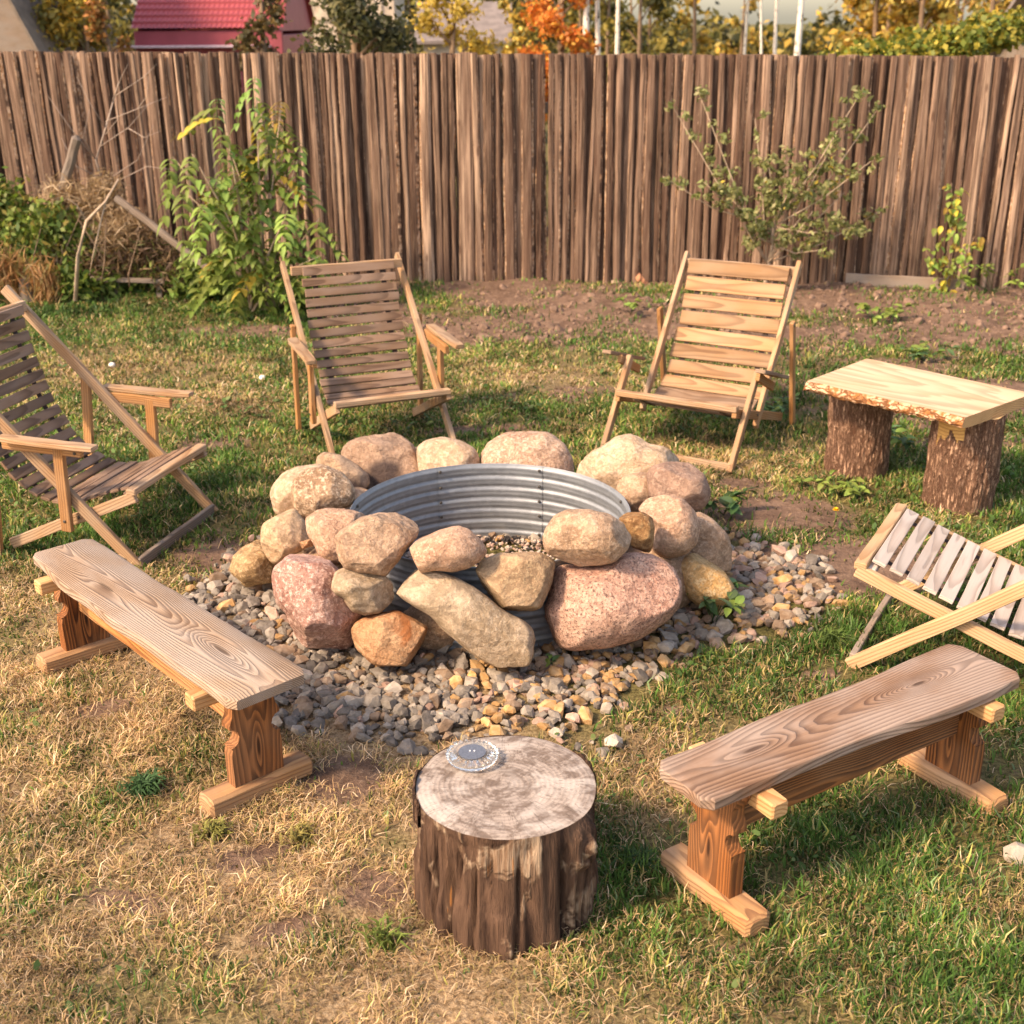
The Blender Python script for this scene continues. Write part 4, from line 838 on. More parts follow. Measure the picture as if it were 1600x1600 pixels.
# ------------------------------------------------------------------ leaves and plants
def leafcloud(name, centers, radii, n, size, cols, parent=None, mat=None, seed=0, flatz=.8, shell=.55, droop=0., kind=None, asp=.5):
    r = np.random.default_rng(seed); centers = np.asarray(centers, float); radii = np.asarray(radii, float)
    if radii.ndim == 1: radii = np.stack([radii, radii, radii*flatz], 1)
    wgt = radii.prod(1)**(2/3); ci = r.choice(len(centers), n, p=wgt/wgt.sum())
    d = r.normal(size=(n, 3)); d /= np.linalg.norm(d, axis=1)[:, None]; rr = (shell+(1-shell)*r.random(n))**1.0*(r.random(n)**.25)
    P = centers[ci]+d*radii[ci]*rr[:, None]
    nrm = r.normal(size=(n, 3))+d*.6+np.array([0, 0, .5]); nrm /= np.linalg.norm(nrm, axis=1)[:, None]
    t = r.normal(size=(n, 3)); t[:, 2] -= droop; t -= (t*nrm).sum(1)[:, None]*nrm; t /= np.linalg.norm(t, axis=1)[:, None]; b = np.cross(nrm, t)
    L = (size*r.uniform(.6, 1.3, n))[:, None]; Wd = L*asp
    V = np.stack([P-t*L/2, P+b*Wd/2+nrm*L*.06, P+t*L/2, P-b*Wd/2+nrm*L*.06], 1).reshape(-1, 3)
    cols = np.asarray(cols, float); cc = cols[r.integers(len(cols), size=n)]; k2 = fbm(P*(1.3/radii.mean()), 2)
    cc = cc*(1+.25*r.normal(size=(n, 1))*.6)*(1+.25*k2[:, None]); cc = np.clip(cc, .005, .9); col = np.repeat(cc, 4, 0)
    me = fastmesh(name, V, np.arange(4*n), np.arange(0, 4*n, 4), np.full(n, 4), mat or LEAFM, col)
    o = put(name, me, parent)
    if kind: o['kind'] = kind
    return o
GREEN = [(.12, .19, .035), (.17, .24, .05), (.21, .26, .06), (.08, .14, .03)]
YEL = [(.50, .36, .05), (.42, .34, .06), (.55, .42, .10)]
def leaf_mat(name, c): 
    s = NB(name); r = orand(s); hv = s.n('HueSaturation', i4=(*c, 1)); s.set(hv.inputs['Value'], s.ramp(r, 0, 1, .7, 1.3)); s.set(hv.inputs['Hue'], s.ramp(r, 0, 1, .48, .52))
    s.fin(hv.outputs[0], .5, None, .35); tr = s.n('BsdfTranslucent'); s.set(tr.inputs[0], hv.outputs[0]); mx = s.n('MixShader', i0=.3); s.set(mx.inputs[1], s.b.outputs[0]); s.set(mx.inputs[2], tr.outputs[0]); s.t.links.new(mx.outputs[0], s.out.inputs[0]); return s.m
LG, LG2, LY, LD, LB = leaf_mat('leaf_green', (.19, .27, .055)), leaf_mat('leaf_light_green', (.25, .32, .07)), leaf_mat('leaf_yellow', (.46, .34, .055)), leaf_mat('leaf_dark_green', (.055, .11, .03)), leaf_mat('leaf_bluish', (.11, .19, .075))
def blade(L, w, base=(0, 0, 0), ang=0., droop=.3, fold=.15, tooth=0):
    """one leaf blade of 8 quads in local coords pointing along +x rotated by ang"""
    V = []; n = 5
    for i in range(n+1):
        u = i/n; x = L*u; hw = w/2*(sin(pi*min(1, u*.92+.06)))**.8*(1-.25*u); z = -droop*L*u*u
        for s_ in (-1, 0, 1): V.append((x, s_*hw, z+abs(s_)*fold*hw))
    c_, s2 = cos(ang), sin(ang)
    V = [(base[0]+x*c_-y*s2, base[1]+x*s2+y*c_, base[2]+z) for x, y, z in V]
    F_ = [(i*3+j, (i+1)*3+j, (i+1)*3+j+1, i*3+j+1) for i in range(n) for j in (0, 1)]
    return V, F_
def compound(seed, L=.30, pairs=5, ll=.10):
    r = random.Random(seed); V = []; Fc = []
    def add(v, f): o_ = len(V); V.extend(v); Fc.extend([tuple(a+o_ for a in q_) for q_ in f])
    bend = r.uniform(.9, 1.5)
    pt = lambda u: (L*u*(1-.15*bend*u), r.uniform(-.002, .002), .10*L*u-.75*bend*L*u*u)
    v, f = tube_data([pt(i/6) for i in range(7)], [.0022]*7, 4); add([tuple(q_) for q_ in v], f)
    for i in range(pairs):
        u = .28+.68*i/(pairs-1); b = pt(u)
        for s_ in (-1, 1): add(*blade(ll*r.uniform(.8, 1.1)*(1-.25*u), ll*.6, b, s_*r.uniform(.8, 1.15), r.uniform(.4, .9)))
    add(*blade(ll, ll*.36, pt(1.), 0, .9)); return mesh('leaf', V, Fc)
def bush(name, loc, label, cat='shrub', group=None): return empty(name, loc, 0, label, cat, group)
def dirM(p, az, el, sc=1., roll=0.):
    return Matrix.Translation(p) @ Matrix.Rotation(az, 4, 'Z') @ Matrix.Rotation(-el, 4, 'Y') @ Matrix.Rotation(roll, 4, 'X') @ Matrix.Scale(sc, 4)
# leafy shrub with compound leaves
B0 = Vector((-2.02, 10.12, 0)); sh = bush('leafy_shrub', B0, 'tall shrub with drooping compound green leaves, yellowing at the top, against the fence')
cm = {}
for nm, m in (('g', LG), ('l', LG2), ('y', LY)):
    for k in range(3): q_ = compound(k+ord(nm)); q_.materials.append(m); cm[(nm, k)] = q_
tips = [(400, 120), (345, 155), (440, 160), (300, 240), (270, 245), (470, 235), (360, 235), (420, 200), (500, 340), (320, 320), (380, 330), (450, 330), (340, 400), (420, 400), (370, 450), (290, 300), (500, 400), (410, 280)]
stems = []
for i, (px, py) in enumerate(tips):
    dY = rnd.uniform(-.35, .3); tp = Vector(atY(px, py, 10.12+dY))-B0; b = Vector((rnd.uniform(-.12, .12), rnd.uniform(-.1, .1), -.02)); mid = b.lerp(tp, .5)+Vector((tp.x*-.12, 0, .08)); stems.append(([b, b.lerp(mid, .6), mid, mid.lerp(tp, .6), tp], [.013, .011, .009, .006, .003]))
    nl = 9 if py < 210 else 6
    for k in range(nl):
        p = stems[-1][0][4].lerp(stems[-1][0][2], k/nl*.95) ; az = rnd.uniform(0, 2*pi) if k else -pi/2
        top = (py < 170 or (px < 300 and py < 250)); nm = 'y' if (top and rnd.random() < .34) or rnd.random() < .04 else ('l' if rnd.random() < .38 else 'g')
        put('leaf', cm[(nm, rnd.randrange(3))], sh, dirM(p, az, rnd.uniform(-.2, .4), rnd.uniform(.85, 1.2)))
for q_ in stems: tubes('stem', [q_], TWIGP, sh, 6)
for i in range(34):                         # low leaves near the base
    a = rnd.uniform(0, 2*pi); r_ = rnd.uniform(.05, .45); put('leaf', cm[(rnd.choice('gl'), rnd.randrange(3))], sh, dirM(Vector((r_*cos(a), r_*sin(a), rnd.uniform(.08, .5))), a+rnd.uniform(-.6, .6), rnd.uniform(.1, .8), rnd.uniform(.6, 1.)))
# apple sapling
B1 = Vector((2.15, 10.45, 0)); ap = bush('apple_sapling', B1, 'open young apple tree against the fence, behind the golden-slatted chair', 'tree')
ends = [(1090, 140), (1050, 165), (1035, 275), (1180, 185), (1230, 225), (1345, 145), (1375, 165), (1290, 235), (1370, 245), (1375, 330), (1290, 390), (1170, 380), (1140, 290), (1210, 300), (1250, 265), (1320, 300), (1200, 250), (1340, 355), (1270, 330), (1180, 340), (1100, 285), (1310, 210)]
tw = [([Vector((0, 0, -.03)), Vector((-.01, 0, .2)), Vector((.03, .02, .42)), Vector((.02, 0, .62))], [.022, .018, .016, .012])]; cen = []; rad_ = []
hubs = [Vector((-.01, 0, .3)), Vector((.03, .02, .45)), Vector((.02, 0, .6))]
for i, (px, py) in enumerate(ends):
    e = Vector(atY(px, py, 10.45+rnd.uniform(-.3, .25)))-B1; hb = hubs[i % 3]; m_ = hb.lerp(e, .5)+Vector((rnd.uniform(-.05, .05), 0, -.05)); tw.append(([hb, hb.lerp(m_, .5), m_, m_.lerp(e, .5), e], [.008, .0065, .005, .004, .0025]))
    for k in range(7): u = .42+.58*k/6; p = hb.lerp(e, u)+Vector((rnd.gauss(0, .03), rnd.gauss(0, .04), rnd.gauss(0, .03))); cen.append(p); rad_.append(.05+.06*rnd.random())
tubes('trunk', tw[:1], TWIGP, ap, 8)
for q_ in tw[1:]: tubes('branch', [q_], TWIGP, ap, 6)
leafcloud('foliage', cen, rad_, 3600, .056, [(.22, .25, .09), (.28, .29, .12), (.16, .19, .06), (.35, .32, .15), (.24, .25, .10)], ap, seed=3, shell=.2, kind='stuff')
leafcloud('yellow_leaves', cen, rad_, 60, .05, YEL, ap, seed=4, shell=.2, kind='stuff')
# thin climber on the right
B2 = Vector((3.68, 10.5, 0)); cl = bush('climbing_vine', B2, 'thin climber with yellow-green leaves on the fence near the right edge', 'vine')
bm_ = {}
for nm, m in (('y', LY), ('l', LG2), ('g', LG), ('d', LD), ('b', LB)):
    V, Fc = blade(.085, .058, droop=.4, fold=.2); bm_[nm] = mesh('leaf', V, Fc, (m,))
st = [([Vector((0, 0, 0)), Vector((-.02, .03, .3)), Vector((0, .05, .6)), Vector((-.04, .05, .93))], [.006, .005, .004, .002]), ([Vector((0, 0, 0)), Vector((.10, 0, .3)), Vector((.2, .03, .5))], [.004, .003, .002]), ([Vector((0, 0, 0)), Vector((-.12, 0, .25)), Vector((-.22, .02, .42))], [.004, .003, .002])]
tubes('stem', st, TWIG, cl, 5)
for i in range(170):
    pts, _ = st[0 if rnd.random() < .68 else rnd.choice((1, 2))]; u = rnd.random()*(len(pts)-1); k = int(u); p = pts[k].lerp(pts[k+1], u-k)+Vector((rnd.gauss(0, .05), rnd.gauss(-.03, .02), 0))
    put('leaf', bm_[rnd.choice('yylllg')], cl, dirM(p, rnd.uniform(-2.6, -.5), rnd.uniform(-1.1, .2), rnd.uniform(.5, .95), rnd.uniform(-.6, .6)))
# low leafy weeds
def weed(px, py, r_, n, label, kinds, hgt=.12, ls=.8, name='leafy_weed', group='weeds round the fire pit', xy=None):
    b = at(px, py); w_ = empty(name, (b[0], b[1], float(gh(b[0], b[1]))), 0, label, 'weed', group); tw = []
    for i in range(max(3, n//7)):
        a = rnd.uniform(0, 2*pi); e = Vector((cos(a)*r_*rnd.uniform(.3, 1), sin(a)*r_*rnd.uniform(.3, 1), hgt*rnd.uniform(.4, 1.))); tw.append(([Vector((0, 0, 0)), e*.5+Vector((0, 0, .02)), e], [.002, .0018, .001]))
    tubes('stem', tw, LD, w_, 4)
    for i in range(n):
        e = rnd.choice(tw)[0]; p = e[1].lerp(e[2], rnd.random()**.6) ; a = rnd.uniform(0, 2*pi)
        put('leaf', bm_[rnd.choice(kinds)], w_, dirM(p+Vector((0, 0, .005)), a, rnd.uniform(-.3, .7), ls*rnd.uniform(.5, 1.1), rnd.uniform(-.5, .5)))
    return w_
weed(1115, 975, .17, 75, 'bright green leafy weed in front of the ochre stone, on the gravel', 'gbd', .17, .85)
weed(1130, 805, .11, 50, 'dark green nettle-like weed beside the dark boulder on the right', 'dgb', .13, .8)
weed(865, 1045, .035, 7, 'tiny green sprout growing from the gravel in front of the big pink boulder', 'gb', .05, .45)
weed(1100, 1030, .08, 22, 'small flat bluish weed at the right end of the gravel, near the grass', 'bg', .035, .4)
weed(1310, 775, .15, 90, 'rounded green dandelion clump between the log bench and the bare path', 'gl', .09, .6)
weed(1370, 505, .28, 100, 'light green weed patch on the dark soil near the fence, right', 'gl', .12, .8)
weed(985, 500, .16, 34, 'small green weed alone on the soil bed before the fence, centre', 'gl', .12, .8)
weed(1440, 565, .22, 70, 'green weed behind the log bench', 'gb', .10, .8)
weed(1550, 470, .30, 90, 'tall green weeds at the foot of the fence by the right edge', 'gl', .28, .8)
weed(330, 470, .36, 120, 'dark green ground leaves at the foot of the leafy shrub', 'dgg', .16, .95)
weed(1210, 650, .18, 70, 'dark leafy weed beneath the right side of the golden-slatted chair', 'dgb', .08, .7)
weed(1400, 700, .12, 46, 'green weed between the two logs of the bench', 'dgb', .10, .7)
weed(1255, 765, .05, 14, 'small weed left of the dandelion clump', 'gl', .06, .5)
def tuft(px, py, n, L, col, label, seed):
    b = at(px, py); r = np.random.default_rng(seed); V = []; cl_ = []
    for i in range(n):
        a = r.uniform(0, 2*pi); d = np.array([cos(a), sin(a), 0]); p = np.array([r.normal(0, .02), r.normal(0, .02), 0]); l = L*r.uniform(.5, 1.1); le = r.uniform(.3, 1.); s_ = np.array([-d[1], d[0], 0])*r.uniform(.002, .0045)
        m_ = p+d*l*.35*le+np.array([0, 0, l*.6]); e = p+d*l*.95*le+np.array([0, 0, l*(.9-.5*le)]); V += [p-s_, p+s_, m_+s_, m_-s_, e]; c_ = np.array(col)*r.uniform(.6, 1.4); cl_ += [c_*.8]*2+[c_]*2+[c_*1.15]
    i0 = np.arange(n)*5; lo_ = np.stack([i0, i0+1, i0+2, i0+3, i0+3, i0+2, i0+4], 1).ravel(); stt = np.stack([i0//5*7, i0//5*7+4], 1).ravel(); tt = np.tile([4, 3], n)
    o = put('grass_tuft', fastmesh('grass_tuft', np.array(V), lo_, stt, tt, GRASSM, np.clip(np.array(cl_), 0, 1))); o.location = (b[0], b[1], float(gh(b[0], b[1]))); tag(o, label, 'grass tuft', 'separate grass tufts')
tuft(228, 1240, 240, .085, (.045, .10, .035), 'dark green grass tuft alone in the dry straw, left foreground', 1)
tuft(600, 1475, 60, .09, (.14, .18, .04), 'light grass tuft left of the stump base', 2)
tuft(1300, 1010, 120, .10, (.11, .17, .04), 'bright grass tuft left of the grey-slatted chair', 3)
tuft(335, 1305, 110, .06, (.20, .19, .05), 'yellow-green tuft below the foot of the silvery bench', 4)
tuft(470, 1310, 110, .06, (.24, .20, .06), 'yellow tuft right of the silvery bench foot', 5)
tuft(1385, 735, 50, .14, (.17, .21, .06), 'long-bladed tuft at the foot of the left log', 6)
tuft(1000, 1360, 200, .07, (.045, .09, .025), 'dark green tuft right of the stump', 7)
# dandelion flower, white petals
V = []; Fc = []
for L_ in range(3):
    for i in range(14):
        a = 2*pi*i/14+L_*.2; v, f = blade(.018-.004*L_, .006, (0, 0, .002*L_), a, -.2-.3*L_); o_ = len(V); V += v; Fc += [tuple(x+o_ for x in q_) for q_ in f]
p = at(1306, 797, .07); o = put('dandelion_flower', mesh('dandelion_flower', V, Fc, (flat('dandelion_yellow', (.85, .50, .02), .6),))); o.location = p; tag(o, 'single yellow dandelion flower in the clump left of the log bench', 'flower')
tubes('stem', [([Vector((0, 0, -.07)), Vector((.004, 0, -.03)), Vector((0, 0, 0))], .0018)], LG, o, 5)
for i, (px, py) in enumerate(((175, 570), (410, 590))):
    p = at(px, py, .03); V, Fc = ICO[5]; o = put('puffball', mesh('puffball', V*np.array([.022, .022, .018])*(1+.06*fbm(V*2, 2))[:, None], Fc, (flat('white_cap', (.75, .68, .6)),), True)); o.location = p
    tag(o, ('small white puffball in the grass behind the left deck chair', 'small white puffball in the grass left of the narrow-slatted chair')[i], 'mushroom', 'white puffballs')
# brick fragment and clods by the fence
p = at(1003, 446); V, Fc = beam_mesh(.12, .09, .05, 5, .003, .2); o = put('brick_piece', mesh('brick_piece', V, Fc, (flat('orange_brick', (.48, .22, .12), .9),))); o.location = (p[0], p[1], .05); o.rotation_euler = (.5, .6, .3); tag(o, 'broken orange brick leaning at the foot of the fence', 'brick')
for i, (px, py, s_) in enumerate(((908, 440, .05), (860, 442, .04), (960, 446, .05), (1590, 1345, .05))):
    p = at(px, py); o = put('stone', protoM[(4 if i == 3 else 2, i % 5)]); o.location = (p[0], p[1], .02); o.scale = (s_, s_, s_); tag(o, ('brown stone by the fence left of the brick', 'smaller brown stone by the fence, leftmost', 'brown stone touching the brick at the fence foot', 'pale stone in the grass at the right edge of the picture')[i], 'stone', 'loose stones')
# clods on the soil bed
V = []; Fc = []; off = 0
for i in range(3200):
    x = rng.uniform(-1.9, 5.2); y = rng.uniform(8.2, 10.9); 
    if float(bare(np.array(x), np.array(y))) < .5: continue
    v, f = PV[(0, int(rng.integers(5)))]; sz = float(np.clip(rng.lognormal(-4.2, .6), .005, .06)); R3 = np.array(Euler(tuple(rng.uniform(-1, 1, 3))).to_matrix()); w_ = (v*sz)@R3.T+np.array([x, y, float(gh(x, y))]); V.append(w_); Fc += [tuple(a+off for a in q_) for q_ in f]; off += len(w_)
tag(put('soil_clods', mesh('soil_clods', np.concatenate(V), Fc, (flat('soil_clod', (.19, .12, .085), .95, var=.35),))), 'clods of dug soil on the bed before the fence', 'soil', kind='stuff')

# ------------------------------------------------------------------ brush pile on the left
bp = empty('brush_pile', (-3.7, 11.0, 0), 0, 'heap of dry brush, dead twigs and straw against the left end of the fence', 'brush pile')
tw = []
for i in range(70):
    b = Vector((rnd.gauss(0, .45), rnd.gauss(0, .2), .05)); a = rnd.uniform(-1., 1.); e = b+Vector((sin(a)*rnd.uniform(.2, .8), rnd.uniform(-.4, .2), rnd.uniform(.1, .75))); m_ = b.lerp(e, .5)+Vector((rnd.gauss(0, .05), 0, rnd.gauss(0, .05))); tw.append(([b, m_, e], [.009, .006, .002]))
tubes('twigs', tw, TWIG, bp, 5)['kind'] = 'stuff'
leafcloud('dry_straw', [(.1, -.1, .72), (.25, -.1, .85), (-.1, -.1, .8), (.05, -.15, .4), (.4, -.2, .55)], [[.35, .25, .25], [.25, .2, .25], [.3, .2, .25], [.5, .25, .3], [.3, .25, .3]], 7000, .13, [(.45, .32, .20), (.36, .25, .15), (.28, .19, .11), (.5, .38, .25)], bp, seed=8, asp=.07, shell=.1, kind='stuff')
o = leafcloud('wild_hops', np.array([(-4.35, 10.9, .75), (-4.1, 10.8, .45), (-4.6, 10.8, .4), (-3.85, 10.7, .65), (-3.7, 10.75, .45), (-4.3, 10.7, .2)]), [[.42, .25, .35], [.4, .3, .4], [.4, .3, .4], [.25, .2, .25], [.25, .2, .3], [.5, .3, .25]], 5200, .075, GREEN+[(.17, .20, .06), (.35, .28, .08)], seed=9, shell=.3, asp=.55)
tag(o, 'mass of green hop leaves at the left edge before the fence', 'weeds', kind='stuff')
o = leafcloud('dry_stalks', np.array([(-4.15, 10.35, .28), (-3.85, 10.3, .22), (-4.4, 10.3, .3)]), [[.25, .15, .30], [.2, .15, .25], [.25, .15, .3]], 2200, .16, [(.42, .22, .09), (.5, .31, .14), (.34, .16, .07), (.25, .2, .08)], seed=10, asp=.06, droop=3, shell=.1); tag(o, 'rusty dry stalks at the left edge below the hops', 'weeds', kind='stuff')
leafcloud('shadow_toned_brush', [(.6, -.3, .35), (.9, -.4, .22), (.3, -.3, .25)], [[.4, .2, .3], [.35, .2, .2], [.4, .25, .25]], 4200, .12, [(.16, .10, .06), (.10, .06, .04), (.24, .16, .09), (.09, .10, .03)], bp, seed=31, asp=.12, shell=.1, kind='stuff')  # brown brush, its dark tones standing in for shadow under the leaning pole
o = leafcloud('green_undergrowth', np.array([(-3.0, 10.7, .16), (-2.6, 10.5, .18), (-3.4, 10.6, .12), (-3.6, 10.35, .2)]), [[.35, .25, .2], [.35, .2, .22], [.3, .2, .15], [.2, .15, .25]], 2600, .075, GREEN, seed=12, shell=.2); tag(o, 'low green undergrowth between the brush pile and the leafy shrub', 'weeds', kind='stuff')
def tw3(px, py, Y): return Vector(atY(px, py, Y))
def bare_tree(name, label, trunk, subs, mat, r0):
    b = trunk[0].copy(); t_ = empty(name, b, 0, label, 'dead branch'); T = [p-b for p in trunk]
    tubes('trunk', [(T, [r0*(1-.6*i/(len(T)-1)) for i in range(len(T))])], mat, t_, 7); L_ = []
    for s_ in subs: L_.append(([p-b for p in s_], [r0*.4, r0*.28, r0*.12][:len(s_)]))
    tubes('branch', L_, mat, t_, 5); return t_
Yb = 11.15
subs = []
trk = [tw3(165, 300, Yb), tw3(150, 250, Yb), tw3(165, 200, Yb), tw3(185, 130, Yb)]
for a, m_, e in (((150, 250), (110, 200), (75, 150)), ((155, 230), (200, 200), (235, 160)), ((165, 200), (140, 160), (120, 120)), ((165, 190), (215, 170), (265, 150)), ((170, 280), (215, 250), (240, 195)), ((175, 160), (190, 120), (200, 100)), ((160, 280), (120, 260), (95, 215)), ((180, 150), (225, 120), (245, 100)), ((170, 290), (230, 260), (270, 265)), ((165, 210), (185, 185), (180, 150)), ((150, 250), (130, 215), (140, 170)), ((200, 200), (225, 215), (250, 205)), ((215, 170), (230, 150), (232, 120))):
    subs.append([tw3(*a, Yb), tw3(*m_, Yb-.1), tw3(*e, Yb-.15)])
bare_tree('dead_sapling', 'bare grey twiggy dead branches sticking up from the brush pile', trk, subs, flat('grey_twig', (.36, .28, .23), .9), .012)
bare_tree('crooked_branch', 'crooked pale dead branch standing in front of the brush pile', [tw3(118, 470, 10.0), tw3(122, 400, 10.0), tw3(135, 345, 10.05), tw3(165, 315, 10.1), tw3(185, 280, 10.2)], [[tw3(135, 345, 10.05), tw3(120, 320, 10.05), tw3(105, 310, 10.0)], [tw3(165, 315, 10.1), tw3(145, 400, 10.1), tw3(140, 430, 10.1)]], TWIGP, .018)
o = beam('leaning_pole', tw3(180, 308, 10.75), tw3(330, 420, 10.35)+Vector((0, 0, -.02)), .06, .06, W_GREY, None, wob=.003, bev=.3); tag(o, 'grey weathered pole slanting down from the brush pile to the shrub', 'pole')
o = beam('grey_stake', tw3(92, 330, 10.95), tw3(120, 212, 10.85), .08, .07, W_GREY, None, up=(0, 1, 0), wob=.004, bev=.3); tag(o, 'short grey stump of a stake rising from the top of the brush pile', 'stake')
cr_ = empty('wooden_trestle', (-3.22, 10.55, 0), -.05, 'small grey wooden trestle frame under the leaning pole', 'trestle')
beam('top_bar', (-.42, 0, .19), (.30, 0, .17), .07, .035, W_GREY, cr_); beam('top_bar', (.05, .25, .20), (.42, .05, .21), .05, .03, W_GREY, cr_)
for x in (-.12, .24): beam('leg', (x, .02, -.05), (x, .02, .155), .05, .05, W_GREY, cr_, up=(0, 1, 0))
Vw = empty('log_stub', (-4.02, 10.35, 0), 0, 'pale stub of a log standing in the dry stalks at the left edge', 'log'); 
P, V, Fc, _r = log_mesh(.07, .24, 44, .008, 14, .8, 14, 40); n0 = len(V); V.append(np.array([.02, 0, .27])); Fc += [(13*40+j, 13*40+(j+1) % 40, n0) for j in range(40)]
put('bark', mesh('bark', V, Fc, (W_GREY,), True), Vw)

# ------------------------------------------------------------------ grass
def scatter(n_try, dens_fn, ymin, ymax):
    y = ymin+(ymax-ymin)*rng.random(n_try); x = (rng.random(n_try)*2-1)*(.47*ymax+.4); k = np.abs(x) < .47*y+.4; x, y = x[k], y[k]
    d = dens_fn(x, y); k = rng.random(len(x)) < d; return x[k], y[k]
def gfree(x, y):
    d, o_ = gravel_zone(x, y); f = sstep(-.04, .10, d-o_+.05*n2(x, y, 9., 2, 77.)); f = f*(np.hypot(x-SC[0], y-SC[1]) > SR-.01)
    for q_ in lg:
        wx = lc[0]+q_[0]*cos(yl)-q_[1]*sin(yl); wy = lc[1]+q_[0]*sin(yl)+q_[1]*cos(yl); f = f*(np.hypot(x-wx, y-wy) > .16)
    for (c_, ya, xs) in ((cL, yawL, (-LL/2+.12, LL/2-.13)), (cRr, yawR, (-LR/2+.14, LR/2-.10))):
        u = (x-c_[0])*cos(ya)+(y-c_[1])*sin(ya); v = -(x-c_[0])*sin(ya)+(y-c_[1])*cos(ya)
        for xx in xs: f = f*~((np.abs(u-xx) < .04) & (np.abs(v) < .175))
    return f
def dens_all(x, y, near, far):
    b = bare(x, y); cl_ = .6+1.0*n2(x, y, 7., 3, 60.)+.5*n2(x, y, 2.3, 2, 61.); fall = np.clip(1.25-(y-2.3)/7., .34, 1)
    return np.clip((1-b*1.05), .03, 1)**1.3*np.clip(cl_, .12, 1)*gfree(x, y)*fall*sstep(11.6, 10.9, y+.1*x)
def grass(ntry, seed, mode, ymin=1.95, ymax=11.4):
    x, y = scatter(ntry, lambda a, b: dens_all(a, b, 1, 1)*((.13+.87*dry(a, b)) if mode == 'straw' else (1-.72*dry(a, b))), ymin, ymax)
    n = len(x); D = dry(x, y); z = gh(x, y); lush = np.clip(.5+.9*n2(x, y, 2.1, 3, 91.), 0, 1)
    for cx, cy, r_ in ((1.0, 3.0, .5), (.55, 3.6, .25), (.3, 2.75, .22), (1.0, 2.4, .6), (1.1, 2.85, .6), (.5, 2.2, .3), (-1.0, 6.4, .5), (.3, 6.3, .6), (1.2, 6.6, .5), (-1.3, 5.9, .4), (-.5, 2.25, .2), (-1.2, 8., .6)):
        lush = np.maximum(lush, .95*blob(x, y, cx, cy, r_))
    a = rng.uniform(0, 2*pi, n); near = np.clip((y-2.2)/6, 0, 1)
    if mode == 'straw':
        L = rng.uniform(.02, .062, n)*(1-.1*near); lean = rng.uniform(.65, 1.35, n); wd = rng.uniform(.0008, .0018, n)*(1+1.3*near)
        pal = np.array([(.66, .44, .24), (.56, .36, .19), (.44, .27, .14), (.76, .56, .36), (.36, .24, .12), (.52, .40, .16)]); c = pal[rng.integers(6, size=n)]*rng.uniform(.6, 1.15, (n, 1))
    else:
        L = rng.uniform(.02, .052, n)*(.75+.7*lush)*(1-.35*D); lean = np.abs(rng.normal(.45, .35, n)); wd = rng.uniform(.0012, .0034, n)*(1+1.3*near)
        g0 = np.array([(.105, .18, .034)]); g1 = np.array([(.055, .12, .024)]); g2 = np.array([(.27, .25, .07)]); g3 = np.array([(.13, .19, .085)])
        tt = rng.random((n, 1)); lu = lush[:, None]; pn = np.clip(.5+1.3*n2(x, y, 1.7, 3, 120.), 0, 1)[:, None]
        c = g0*(1-lu)+g1*lu; c = np.where(tt < .03+.5*D[:, None]+.12*pn*(1-lu), g2, c); c = np.where(tt > .9, g3, c); c = c*rng.uniform(.55, 1.4, (n, 1))*(.92+.2*pn)
        st_ = rng.random(n) < .04+.38*D; c[st_] = np.array((.44, .34, .15))*rng.uniform(.6, 1.1, (st_.sum(), 1))
    cn_ = n2(x, y, 11., 3, 300.)[:, None]; cm_ = n2(x, y, 3.5, 3, 310.)[:, None]; c = c*np.clip(1+.75*cn_+.5*cm_, .45, 1.8); L = L*np.clip(1+.7*cn_[:, 0], .6, 1.5)
    d = np.stack([np.cos(a), np.sin(a), np.zeros(n)], 1); s_ = np.stack([-np.sin(a), np.cos(a), np.zeros(n)], 1)
    tw_ = rng.normal(0, .5, (n, 1)); s_ = s_*np.cos(tw_)+d*np.sin(tw_); P = np.stack([x, y, z-.004+(rng.random(n)*.014 if mode == 'straw' else 0)], 1)
    ln = lean[:, None]; Lc = L[:, None]; W_ = wd[:, None]
    side = s_*rng.normal(0, .22, (n, 1))*Lc
    M_ = P+d*Lc*.5*np.sin(ln)+np.array([0, 0, 1])*Lc*.55*np.abs(np.cos(ln))+side*.5+np.array([0, 0, .003]); E_ = P+d*Lc*np.sin(np.minimum(ln*1.25, 1.5))+np.array([0, 0, 1])*Lc*np.maximum(np.cos(ln*1.2), .04)-side*.3
    V = np.stack([P-s_*W_, P+s_*W_, M_+s_*W_*.8, M_-s_*W_*.8, E_], 1).reshape(-1, 3); col = np.stack([c*.85, c*.85, c, c, c*1.1], 1).reshape(-1, 3)
    i0 = np.arange(n)*5; lo_ = np.stack([i0, i0+1, i0+2, i0+3, i0+3, i0+2, i0+4], 1).ravel(); stt = np.stack([i0//5*7, i0//5*7+4], 1).ravel(); tt = np.tile([4, 3], n)
    print('grass', mode, n)
    return fastmesh(mode, V, lo_, stt, tt, GRASSM, np.clip(col, 0, 1))
tag(put('grass', grass(2600000, 1, 'green')), 'short rough green lawn grass round the fire pit', 'grass', kind='stuff')
tag(put('dry_grass', grass(3500000, 2, 'straw')), 'dry straw-coloured grass lying on the ground, thickest at lower left', 'grass', kind='stuff')
